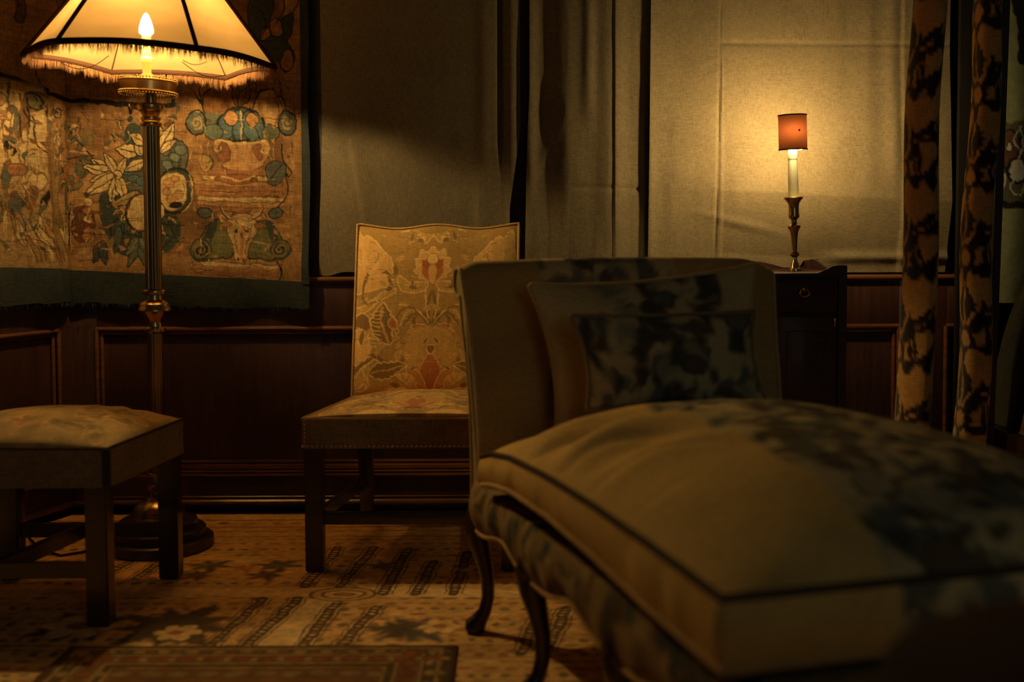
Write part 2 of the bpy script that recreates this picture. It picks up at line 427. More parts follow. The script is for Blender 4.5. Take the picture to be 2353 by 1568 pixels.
# left wall
def lw(t, off, z): return CORNER + LDIR * t + NL * off + Vector((0, 0, z))
def lbox(t0, t1, o0, o1, z0, z1):
    return [lw(t0, o0, z0), lw(t1, o0, z0), lw(t1, o1, z0), lw(t0, o1, z0)], (0, 0, z1 - z0)
wl_ = MB().prism(*lbox(-.05, 4.2, -.12, 0, -.05, 2.6)); wall_l = wl_.build('wall_left', M['wall'], smooth=False); wall_l['kind'] = 'structure'
def lpiece(name, t0, t1, o0, o1, z0, z1, mat, parent): return MB().prism(*lbox(t0, t1, o0, o1, z0, z1)).build(name, mat, parent, smooth=False)
lpiece('stile', .0, .085, 0, .026, Z_PB, Z_DADO - .02, M['panel'], wall_l); lpiece('stile', 1.9, 4.1, 0, .026, Z_PB, Z_DADO - .02, M['panel'], wall_l)
lpiece('rail', .085, 1.9, 0, .0255, Z_PT, Z_DADO - .02, M['panel'], wall_l); lpiece('panel', .085, 1.9, 0, .008, Z_PB, Z_PT, M['panel'], wall_l)
mo = MB()
for (p, q) in (((.085, Z_PT), (1.9, Z_PT)), ((1.9, Z_PT), (1.9, Z_PB)), ((1.9, Z_PB), (.085, Z_PB)), ((.085, Z_PB), (.085, Z_PT))):
    mo.tube([lw(p[0], .028, p[1]), lw(q[0], .028, q[1])], .0085, 8)
    k = lambda v: lw(v[0] + (.016 if v[0] < 1 else -.016), .016, v[1] + (.015 if v[1] < .4 else -.015))
    mo.tube([k(p), k(q)], .0075, 8)
mo.build('panel_moulding', M['moulding'], wall_l)
skl = MB().prism(*lbox(.0, 4.1, 0, .03, 0, zt)).build('baseboard_left', M['panel'], smooth=False); skl['kind'] = 'structure'
rl = MB()
for k in range(3): rl.tube([lw(.02, .033 + k * .007, zt - .006 - k * .0115), lw(4.1, .033 + k * .007, zt - .006 - k * .0115)], .0052, 8)
rl.tube([lw(.03, .036, .026), lw(4.1, .036, .026)], .013, 10); rl.build('reeded_moulding', M['moulding'], skl)
dl = MB().prism([lw(0, o_, z_) for o_, z_ in [(0, Z_DADO), (.044, Z_DADO), (.044, Z_DADO - .018), (.014, Z_DADO - .04), (.014, Z_DADO - .075), (0, Z_DADO - .08)]], LDIR * 4.1).build('trim_2', M['moulding'], smooth=False); dl['kind'] = 'structure'

# ================================================================== LINEN HANGINGS
def sheet(name, label, edgeL, edgeR, y0, y1, depth, nx, ny, bottom=None, group=None):
    """edgeL/edgeR: position along the wall as a function of height coordinate; depth(a, px, py) off the wall"""
    b = np.linspace(0, 1, ny); a = np.linspace(0, 1, nx)
    A, B = np.meshgrid(a, b, indexing='ij'); py = y0 + (y1 - y0) * B
    xl = edgeL(py); xr = edgeR(py); px = xl + (xr - xl) * A
    if bottom is not None: py = np.where(B > .8, py + (bottom(px) - y1) * (B - .8) / .2, py)
    D = depth(A, px, py)
    V = np.stack([(px - CX) / SW, WY - D, CAMZ - (py - 540) / SW], -1)
    Bk = V.copy(); Bk[..., 1] += .0022
    o = grid_mesh(name, V, M['linen'], None, None, Bk)
    return tag(o, label, 'wall hanging', group)
ip = lambda xp, fp: (lambda y: np.interp(y, xp, fp))
bmp = lambda x, c, w: np.exp(-((x - c) / w) ** 2)
def crinkle(px, py, seed, amp=.004):
    return amp * 2 * (fbm(px / 130, py / 260, seed, 3) - .5) + amp * .45 * (fbm(px / 22, py / 160, seed + 7, 3) - .5)
def dep_left(A, px, py):
    d = .022 + crinkle(px, py, 11)
    d += .012 * bmp(px, 1178, 14) - .020 * bmp(px, 1155, 9) * sm(py, 420, 300) + .006 * bmp(px, 1115, 16)
    xf = 815 + (py - 330) * .17
    d += .006 * sm(px, xf - 14, xf) * (1 - sm(px, xf, xf + 40)) * sm(py, 260, 340) * (1 - sm(py, 470, 560))
    d += .005 * bmp(px, 1100 + (py - 400) * .02, 9) * sm(py, 380, 430)
    d += .003 * np.sin(px / 70 + py / 400)
    return d
sheet('linen_hanging', 'flat linen wall hanging right of the tapestry, half in lamp shadow', ip([-90, 300, 420, 500, 632], [744, 746, 742, 738, 735]), ip([-90, 0, 300, 480, 540, 640], [1198, 1197, 1197, 1172, 1172, 1170]), -90, 628, dep_left, 170, 120, lambda px: 628 - 5 * bmp(px, 800, 30) + 5 * bmp(px, 755, 20))
def dep_A(A, px, py):
    u = px - 1212
    d = .030 + .026 * sm(u, 40, 95) + .012 * bmp(u, 6, 14) - .007 * bmp(u, 32, 18) * (1 - sm(py, 300, 520)) + crinkle(px, py, 21, .007)
    xs = 1225 + (py - 60) * .19
    d += .016 * bmp(px, xs + 45 * sm(py, 130, 300), 16) * bmp(py, 190, 130) * .15 + .004 * bmp(px - (1300 - (py - 260) * .5), 0, 14) * bmp(py, 330, 80)
    return d
sheet('linen_curtain', 'narrow crumpled linen curtain strip beside the dark gap', ip([-90, 210, 360, 560, 640], [1219, 1218, 1211, 1207, 1206]), ip([-90, 330, 470, 640], [1317, 1314, 1309, 1303]), -90, 650, dep_A, 70, 150)
def dep_B(A, px, py):
    d = .017 + .010 * bmp(px, 1400, 26) + .010 * bmp(px, 1352, 14) * sm(py, 330, 180) + .008 * sm(px, 1408, 1412) * (1 - sm(px, 1412, 1450)) + crinkle(px, py, 31, .006)
    d += .009 * bmp(px, 1478, 7) * (.4 + .9 * bmp(py, 340, 90) + .6 * bmp(py, 500, 40)) - .006 * bmp(py, 430 + (px - 1300) * .04, 5)
    return d
sheet('linen_curtain', 'linen curtain length tucked behind its two neighbours with frayed folded edge', ip([-90, 640], [1308, 1296]), ip([-90, 640], [1500, 1494]), -90, 650, dep_B, 90, 150)
def dep_C(A, px, py):
    cr = 431 + (px - 1490) * .056
    d = .024 + .018 * np.exp(-np.maximum(px - 1492, 0) / 26.0) + crinkle(px, py, 41, .006)
    d += .004 * bmp(px, 1545, 40) + .007 * np.clip(1 - abs(px - (1652 - py * .02)) / 5, 0, 1) * -1 + .005 * sm(px, 1560, 1650) * (1 - sm(px, 1652, 1658))
    d += .022 * np.clip((py - cr) / -60, -1, 0) * .0
    d += np.where(py > cr, .046 - .080 * np.clip((py - cr) / 190, 0, .75), .046 * np.clip(1 - (cr - py) / 330, 0, 1)) * sm(px, 1496, 1780)
    d += .004 * np.clip(1 - abs(py - (108 + (px - 1650) * .012)) / 7, 0, 1) * -sm(px, 1640, 1660)
    d += .010 * bmp(px, 2040, 22) * (1 - sm(py, 380, 460)) + .008 * sm(px, 2056, 2066) + .004 * bmp(px, 1985, 20) * (1 - sm(py, 380, 460))
    d += .006 * np.clip(1 - abs(py - (505 + (px - 1650) * .25)) / 16, 0, 1) * bmp(px, 1690, 90)
    d += .016 * bmp(py, 596, 12) * sm(px, 1850, 1950)
    return np.maximum(d, .004)
sheet('linen_curtain', 'wide creased linen curtain glowing behind the red shaded candle lamp', ip([-90, 640], [1493, 1486]), lambda y: 2168 + 0 * y, -90, 629, dep_C, 230, 190)

# ================================================================== TAPESTRY
def build_tapestry():
    px = np.linspace(-330, 718, 560); py = np.linspace(-80, 712, 430)
    # non uniform: most columns in view
    px = np.concatenate([np.linspace(-330, -30, 40, endpoint=False), np.linspace(-30, 704, 430)])
    PX, PY = np.meshgrid(px, py, indexing='ij')
    edge = np.interp(PX, [-330, 0, 90, 160, 230, 450, 704], [600, 606, 612, 617, 620, 632, 647])     # bottom of the woven field
    B = (PY + 80) / 792; PYf = -80 + (edge + 80) * B
    def surf(PXa, PYa):
        # path along the walls: back wall, then across the corner onto the left wall
        t = np.clip((150 - PXa) / SW, 0, None) * 1.55
        X = np.where(PXa > 150, (PXa - CX) / SW, CORNER.x + LDIR.x * t)
        Y = np.where(PXa > 150, WY, WY + LDIR.y * t)
        off = .030 + .032 * sm(PYa, 520, 625) + .010 * np.sin(PXa / 60 + 1) * sm(PYa, 200, 620) + .012 * (fbm(PXa / 160, PYa / 240, 5, 3) - .5) + .035 * bmp(PXa, 140, 60)
        off = off + .012 * bmp(PXa, 92, 9) * sm(PYa, 180, 260)
        nx = np.where(PXa > 150, 0, NL.x) ; ny = np.where(PXa > 150, -1, NL.y)
        k = sm(PXa, 90, 200); nx = NL.x * (1 - k); ny = NL.y * (1 - k) - k
        return np.stack([X + nx * off, Y + ny * off, CAMZ - (PYa - 540) / SW], -1)
    V = surf(PX, PYf)
    # the drawing, in the tapestry's own units
    tan, cream, blue, dark, brown, pink, teal, olive = lin(172, 126, 76), lin(214, 178, 120), lin(94, 94, 80), lin(34, 28, 24), lin(120, 80, 46), lin(170, 112, 72), lin(64, 68, 58), lin(122, 104, 62)
    K = Canvas(PX, PYf, tan, warp=3.2, wscale=26)
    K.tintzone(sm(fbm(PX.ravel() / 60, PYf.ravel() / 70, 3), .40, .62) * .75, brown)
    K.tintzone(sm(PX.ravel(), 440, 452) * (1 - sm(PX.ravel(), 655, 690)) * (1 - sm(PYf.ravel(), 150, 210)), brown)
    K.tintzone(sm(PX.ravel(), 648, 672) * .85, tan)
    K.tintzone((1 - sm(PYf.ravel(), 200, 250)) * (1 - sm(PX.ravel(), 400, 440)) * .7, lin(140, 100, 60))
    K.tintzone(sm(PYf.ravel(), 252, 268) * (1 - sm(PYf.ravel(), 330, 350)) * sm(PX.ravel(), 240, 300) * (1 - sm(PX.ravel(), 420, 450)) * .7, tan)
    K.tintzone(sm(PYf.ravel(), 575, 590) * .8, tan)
    # dark framing lines
    K.stroke([(-330, 180), (0, 197), (60, 208), (92, 216)], 10, dark); K.stroke([(94, 226), (200, 234), (300, 241), (412, 244)], 11, dark)
    K.stroke([(410, 246), (411, 185)], 9, dark, smooth=False)
    K.poly([(15, 0), (45, 10), (62, 45), (58, 75), (45, 72), (50, 40), (20, 15)], lin(96, 64, 36), dark)
    K.stroke([(110, 0), (130, 45), (140, 70)], 2.5, dark); K.stroke([(73, 130), (80, 190), (92, 215)], 3, dark)
    # left pillar with figure
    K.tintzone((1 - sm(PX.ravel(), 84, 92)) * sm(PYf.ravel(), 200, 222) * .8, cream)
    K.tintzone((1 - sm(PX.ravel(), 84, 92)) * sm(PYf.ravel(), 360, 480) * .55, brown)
    for x, y, rx, ry, c in [(30, 310, 16, 46, blue), (26, 300, 8, 24, cream), (72, 245, 16, 22, olive), (55, 290, 8, 38, brown), (28, 350, 12, 16, dark), (20, 410, 9, 30, blue), (40, 395, 14, 12, pink), (66, 420, 18, 26, cream), (62, 455, 10, 22, brown), (10, 470, 12, 34, olive), (34, 470, 10, 26, blue), (85, 460, 5, 24, dark), (52, 345, 6, 34, cream), (12, 250, 12, 14, tan)]:
        K.ell(x, y, rx, ry, .15, c, brown if c != dark else None, 2.2)
    K.stroke([(58, 232), (72, 226), (84, 240), (80, 262), (66, 258), (60, 240)], 3, dark); K.stroke([(66, 258), (72, 300), (76, 330), (90, 360)], 3, dark)
    K.stroke([(30, 206), (26, 240), (30, 262)], 5, blue); K.stroke([(90, 230), (91, 400), (95, 470)], 3, brown)
    for i in range(12):
        x = 44 + i * 9 + random.uniform(-5, 5); K.leaf(x, 560, random.uniform(50, 96), 14, 90 + random.uniform(-26, 26), random.choice([cream, tan, pink, olive, cream]), brown, lin(90, 60, 34), 2)
    for i in range(9): K.stroke([(50 + i * 9, 596), (48 + i * 9 + random.uniform(-8, 8), 560)], 3, random.choice([cream, brown]))
    K.stroke([(-20, 548), (76, 548)], 2.5, brown)
    # column at 90-120 and acanthus
    K.poly([(98, 250), (112, 290), (108, 340), (118, 400), (110, 470), (120, 560), (100, 560), (96, 400)], lin(150, 118, 70), brown)
    K.scroll(118, 262, 16, 180, 1.2, 3, dark); K.stroke([(112, 300), (124, 370), (138, 395), (156, 382)], 4, cream)
    K.poly([(120, 392), (140, 382), (165, 386), (150, 408), (125, 412)], lin(186, 104, 60), brown)
    K.poly([(140, 420), (156, 418), (155, 470), (140, 490), (134, 450)], blue, dark)
    K.poly([(160, 555), (152, 510), (160, 476), (174, 466), (166, 500), (170, 548), (158, 572)], dark); K.stroke([(170, 470), (150, 505), (140, 540)], 2.6, cream)
    for a in (100, 80, 62, 118): K.leaf(136, 560, 50, 9, a, cream, brown, None, 1.5)
    # foliage mass left centre
    for i in range(16):
        x, y = random.uniform(150, 240), random.uniform(290, 420)
        K.leaf(x, y, random.uniform(24, 44), random.uniform(12, 20), random.uniform(0, 360), random.choice([olive, lin(140, 112, 66), brown, lin(104, 92, 62)]), random.choice([None, dark, brown]), None, 1.6)
    K.stroke([(175, 300), (215, 350), (250, 392)], 3.2, dark); K.stroke([(160, 365), (200, 360), (230, 358)], 3, dark)
    K.poly([(180, 480), (212, 470), (230, 500), (220, 545), (190, 555), (170, 520)], lin(98, 52, 32))
    for y in (460, 480, 502, 528, 540): K.ell(208 + (y % 7), y, 9, 8, 0, cream if y % 3 else pink, brown, 1.5)
    # dark blue-green mass under the flowers
    K.poly([(236, 455), (270, 440), (330, 462), (400, 480), (425, 520), (400, 575), (330, 590), (280, 575), (250, 530)], teal)
    for i in range(12):
        K.leaf(random.uniform(240, 400), random.uniform(470, 540), random.uniform(34, 60), 20, random.uniform(200, 340), random.choice([teal, blue, lin(74, 82, 70)]), dark, lin(110, 110, 80) if i % 3 == 0 else None, 2)
    for a, L in ((250, 70), (280, 64), (230, 50), (305, 52)): K.leaf(330, 545, L, 20, a, blue, dark, lin(140, 130, 90), 2)
    for a in (255, 285): K.leaf(240, 550, 52, 22, a, teal, dark, None, 2)
    K.stroke([(300, 480), (262, 520), (274, 560)], 4, dark)
    # blue blooms and cream leaves
    K.poly([(285, 415), (300, 375), (340, 360), (356, 395), (345, 435), (318, 460), (300, 440)], blue, dark)
    K.poly([(372, 330), (405, 315), (435, 335), (440, 370), (420, 395), (388, 408), (372, 380)], blue, dark)
    for x, y in ((392, 345), (412, 360), (398, 378), (425, 345)): K.ell(x, y, 12, 9, .6, lin(116, 122, 104), dark, 1.6)
    for x, y in ((306, 390), (328, 380), (318, 410), (336, 415)): K.ell(x, y, 13, 10, -.4, lin(86, 104, 104), dark, 1.5)
    K.poly([(300, 300), (318, 280), (340, 300), (330, 350), (300, 345)], teal)
    for a, L, w in ((150, 66, 26), (165, 78, 24), (190, 62, 22), (212, 84, 34), (255, 62, 24), (285, 58, 24), (120, 56, 20), (58, 44, 18)):
        K.leaf(280, 400, L, w, a, cream, dark, dark, 2.6)
    K.ell(280, 398, 10, 9, 0, cream, dark, 2.4); K.ell(273, 401, 6, 4, 0, brown)
    for a, L, w, x, y in ((92, 62, 20, 381, 345), (66, 70, 26, 381, 350), (40, 46, 16, 381, 350), (170, 52, 30, 330, 350), (100, 44, 20, 333, 358), (150, 40, 22, 345, 330), (205, 44, 20, 340, 370)):
        K.leaf(x, y, L, w, a, cream, dark, dark, 2.6)
    K.leaf(318, 450, 62, 34, 240, cream, dark, dark, 2.6); K.leaf(330, 440, 64, 26, 205, lin(170, 140, 86), dark, dark, 2.4)
    # pomegranates
    K.ell(414, 436, 39, 50, .15, teal, dark, 4); K.ell(408, 438, 33, 44, .1, cream, brown, 2)
    for x, y, r in ((400, 420, 10), (412, 410, 8), (418, 445, 11), (402, 455, 10), (392, 438, 8)): K.ell(x, y, r, r, 0, lin(196, 146, 90), brown, 1.5)
    K.ell(412, 470, 16, 8, 0, dark); K.stroke([(446, 400), (454, 436), (446, 470), (428, 486)], 3, cream)
    K.ell(330, 487, 34, 47, 0, dark, None); K.ell(332, 487, 29, 42, 0, cream, brown, 2); K.leaf(378, 500, 46, 22, 100, cream, dark, None, 2.5)
    # right hand urn column: fruit above
    for a, L in ((120, 50), (95, 60), (70, 44), (150, 40)): K.stroke([(478, 250), (478 + .5 * L * math.cos(math.radians(a + 15)), 250 - .6 * L), (478 + L * math.cos(math.radians(a)), 250 - L * math.sin(math.radians(a)))], 5, dark, taper=True)
    K.poly([(590, 0), (606, -30), (630, -20), (640, 30), (620, 70), (600, 85), (584, 70)], teal, dark); K.poly([(582, 72), (620, 66), (660, 80), (686, 120), (680, 150), (620, 140), (596, 110)], teal)
    for x, y, rx, ry in ((646, 70, 15, 18), (620, 85, 9, 14), (670, 142, 12, 24), (622, -2, 14, 10)): K.ell(x, y, rx, ry, .2, lin(160, 112, 64), dark, 2.5)
    K.stroke([(612, 30), (622, 60), (612, 92)], 3, dark); K.stroke([(664, -40), (663, 30), (650, 60)], 3, dark); K.stroke([(690, -40), (696, 10), (682, 36), (664, 50)], 3, dark); K.poly([(660, 55), (684, 38), (678, 80), (668, 100)], teal, dark)
    K.ell(518, 240, 42, 42, 0, lin(150, 100, 54), dark, 3); K.ell(628, 253, 36, 44, 0, lin(196, 150, 92), dark, 3)
    K.poly([(480, 262), (520, 270), (530, 320), (500, 322), (478, 300)], lin(108, 112, 86)); K.stroke([(640, 225), (648, 255), (640, 290)], 3, brown); K.stroke([(655, 232), (660, 262), (652, 292)], 4, brown)
    K.leaf(556, 246, 58, 18, 100, brown, dark, dark, 2.4); K.leaf(560, 246, 56, 22, 62, lin(132, 88, 48), dark, dark, 2.4); K.leaf(598, 215, 50, 16, 110, brown, dark, None, 2); K.leaf(652, 225, 44, 14, 100, lin(150, 100, 56), dark, None, 2)
    K.ell(562, 288, 50, 36, 0, blue, dark, 4)
    for x, rx in ((530, 17), (556, 14), (584, 17), (604, 9)): K.ell(x, 290, rx, 33, (x - 562) * -.006, lin(96, 112, 110), dark, 2)
    K.ell(540, 273, 15, 17, .3, lin(196, 140, 84), dark, 2); K.ell(588, 276, 14, 16, -.2, lin(186, 132, 78), dark, 2); K.stroke([(562, 258), (563, 322)], 3, cream)
    for cx, s_ in ((462, 1), (668, -1)):
        K.ell(cx, 284, 19, 26, 0, blue, dark, 3.5); K.ell(cx + 2 * s_, 284, 11, 17, 0, lin(170, 140, 92), None); K.scroll(cx, 284, 15, 90, 1.2, 3.4, blue, s_)
    K.ell(500, 305, 22, 16, .3, lin(110, 116, 96), dark, 2); K.ell(630, 308, 20, 18, -.3, lin(106, 104, 76), dark, 2)
    # urn
    K.poly([(510, 322), (565, 330), (618, 322), (624, 345), (612, 378), (590, 392), (545, 392), (520, 378), (506, 345)], lin(196, 146, 94), brown, 2.4)
    K.ell(524, 352, 14, 22, 0, lin(150, 96, 60), brown, 2); K.ell(601, 350, 9, 18, 0, lin(150, 96, 60), brown, 2); K.scroll(514, 340, 17, 90, .8, 3.2, cream); K.scroll(612, 345, 17, 90, .8, 3.2, cream, -1)
    K.stroke([(512, 324), (565, 331), (618, 322)], 4, cream)
    for i, y in enumerate(range(394, 490, 12)):
        K.stroke([(470 + (10 if i < 3 else 0), y), (560, y + 3), (655 - (10 if i < 3 else 0), y + 4)], 9, (pink, cream, lin(184, 134, 84), pink)[i % 4], 3)
        K.stroke([(474, y + 5), (560, y + 9), (654, y + 9)], 2, brown)
    K.ell(550, 410, 44, 9, 0, lin(160, 100, 62), brown, 2); K.stroke([(520, 405), (560, 412), (590, 404)], 3.5, cream)
    K.ell(484, 372, 15, 20, 0, lin(176, 140, 84), brown, 2); K.stroke([(490, 355), (500, 372), (496, 390)], 4, teal)
    K.poly([(622, 380), (645, 370), (664, 384), (656, 412), (634, 424), (622, 404)], blue, dark); K.stroke([(628, 410), (645, 392), (656, 380)], 2.5, dark)
    K.stroke([(655, 335), (660, 370), (676, 396), (672, 408), (664, 400), (668, 425), (666, 445), (655, 466), (640, 478)], 3.4, dark)
    # bull head, scrolls, ledge
    for s_ in (-1, 1):
        sx = lambda v: 560 + s_ * (v - 560)
        K.poly([(sx(585), 520), (sx(620), 506), (sx(640), 530), (sx(660), 575), (sx(640), 590), (sx(600), 590), (sx(580), 585)], lin(116, 108, 66), dark, 3)
        K.poly([(sx(612), 512), (sx(628), 508), (sx(650), 570), (sx(640), 580)], teal, None)
        K.ell(sx(650), 570, 19, 19, 0, olive, teal, 4); K.scroll(sx(650), 570, 15, 90, 1.3, 3.6, dark, s_); K.stroke([(sx(668), 575), (sx(650), 595), (sx(600), 590)], 5, teal)
        K.ell(sx(598), 492, 17, 12, .4 * s_, lin(176, 124, 80), brown, 2); K.scroll(sx(600), 498, 14, 0, .9, 3, cream, s_); K.ell(sx(640), 488, 15, 11, 0, blue, dark, 2.5)
    K.poly([(532, 500), (560, 488), (590, 500), (592, 530), (580, 560), (574, 592), (562, 606), (548, 592), (540, 556), (530, 530)], lin(208, 166, 112), brown, 2.6)
    K.ell(562, 512, 20, 16, 0, cream); K.stroke([(560, 520), (562, 560), (562, 590)], 9, lin(196, 128, 78)); K.ell(546, 528, 5, 4, 0, dark); K.ell(572, 528, 5, 4, 0, dark); K.stroke([(566, 480), (562, 465)], 6, pink)
    for s_ in (-1, 1):
        sx = lambda v: 562 + s_ * (v - 562)
        K.stroke([(sx(580), 502), (sx(600), 494), (sx(610), 476), (sx(602), 466)], 8, dark, taper=True); K.stroke([(sx(580), 502), (sx(599), 493), (sx(608), 476), (sx(602), 468)], 5, cream, taper=True)
        K.leaf(sx(588), 514, 26, 11, 90 - s_ * 100, pink, brown, None, 1.8); K.ell(sx(569), 594, 3, 4, 0, brown); K.stroke([(sx(582), 512), (sx(578), 545), (sx(571), 580)], 2, brown); K.stroke([(sx(572), 520), (sx(580), 524)], 2.2, brown)
    for y in (500, 506): K.stroke([(548, y), (562, y - 4), (577, y)], 1.8, lin(180, 130, 80))
    for y, c in ((606, cream), (616, lin(180, 126, 80)), (626, pink), (636, lin(186, 140, 86))): K.stroke([(468, y - 4), (560, y), (640, y + 3)], 9, c, 3)
    K.ell(468, 612, 13, 11, 0, lin(180, 124, 78), brown, 2.2); K.stroke([(640, 600), (655, 618), (648, 640), (632, 646)], 3.4, dark); K.stroke([(452, 598), (560, 602), (655, 606)], 2.5, brown); K.stroke([(470, 626), (560, 634), (630, 640)], 2.2, brown)
    # small interlocking motifs, hatching between colours
    rnd = random.Random(5)
    for i in range(260):
        x = rnd.uniform(-20, 440); y = rnd.uniform(255, 575)
        if 215 < x < 345 and 340 < y < 470: continue
        if 340 < x < 455 and 300 < y < 495: continue
        c = rnd.choice([olive, brown, tan, lin(96, 92, 68), lin(190, 150, 96), lin(150, 98, 58), teal])
        K.leaf(x, y, rnd.uniform(9, 26), rnd.uniform(4, 10), rnd.gauss(90, 60), c, rnd.choice([None, brown, dark]), None, 1.1, bend=rnd.uniform(-.35, .35))
    for i in range(150):
        x = rnd.uniform(-20, 690); y = rnd.uniform(200, 600)
        K.stroke([(x, y), (x + rnd.uniform(-4, 4), y + rnd.uniform(8, 22)), (x + rnd.uniform(-9, 9), y + rnd.uniform(18, 36))], rnd.uniform(1.2, 2.2), rnd.choice([brown, cream, dark, olive]), taper=True)
    for i in range(70):
        x = rnd.uniform(450, 690); y = rnd.uniform(180, 600)
        K.leaf(x, y, rnd.uniform(8, 20), rnd.uniform(3, 6), rnd.uniform(0, 360), rnd.choice([tan, brown, lin(186, 140, 88), lin(140, 98, 60)]), None, None, 1, bend=rnd.uniform(-.35, .35))
    for i in range(34):
        x = rnd.uniform(0, 90); y = rnd.uniform(230, 520); L = rnd.uniform(24, 70)
        K.stroke([(x, y), (x + rnd.uniform(-10, 10), y + L * .5), (x + rnd.uniform(-14, 14), y + L)], rnd.uniform(2, 6), rnd.choice([cream, brown, blue, tan, dark, pink]), taper=True)
    # warp/weft streaks and wear
    for i in range(60):
        y = random.uniform(240, 640); x = random.uniform(100, 640); K.stroke([(x, y), (x + random.uniform(20, 70), y + 2)], 1.4, random.choice([dark, brown, cream]), smooth=False)
    K.mottle(3, 40, .14, 51); K.mottle(40, 3, .22, 52); K.mottle(70, 70, .2, 53); K.mottle(9, 9, .34, 54)
    root = thing('tapestry', 'woven tapestry with urn, fruit and leaves hung across the corner', 'tapestry', Vector((wx(350), WY - .03, zr(640))))
    Bk = V.copy(); Bk[..., 1] += .003
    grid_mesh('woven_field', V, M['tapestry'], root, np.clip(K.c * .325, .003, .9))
    # dark blue galloon: bottom strip and right strip
    bx = np.linspace(-330, 718, 260); bb = np.linspace(0, 1, 14)
    BX, BB = np.meshgrid(bx, bb, indexing='ij')
    e0 = np.interp(BX, [-330, 0, 90, 160, 230, 450, 718], [598, 604, 610, 615, 618, 630, 645])
    wid = np.interp(BX, [-330, 0, 160, 450, 718], [80, 82, 72, 70, 60]) + 5 * (vnoise(BX / 18, BX * 0, 4) - .5)
    V2 = surf(BX, e0 + BB * wid); V2[..., 1] -= .003 + .008 * np.sin(BX / 35) * BB * BB
    Bk2 = V2.copy(); Bk2[..., 1] += .0025
    grid_mesh('border', V2, M['border'], root, None, Bk2)
    by = np.linspace(-80, 650, 120); ba = np.linspace(0, 1, 8); BA, BY = np.meshgrid(ba, by, indexing='ij')
    V3 = surf(700 + BA * (18 + 2 * np.sin(BY / 50)), BY); V3[..., 1] -= .004 + .006 * BA; Bk3 = V3.copy(); Bk3[..., 1] += .0025
    grid_mesh('border', V3, M['border'], root, None, Bk3)
    # frayed ends below the border
    fr = MB()
    for i in range(260):
        x = random.uniform(-40, 716); y = np.interp(x, [-40, 160, 450, 718], [686, 688, 700, 704]); p = surf(np.array(x), np.array(y)); p = Vector(p.tolist()); p.y -= .012
        q = p + Vector((random.uniform(-.004, .004), random.uniform(-.006, 0), -random.uniform(.004, .016))); fr.tube([p, q], .0006, 3)
    f = fr.build('frayed_edge', M['border'], root); f['kind'] = 'stuff'
build_tapestry()

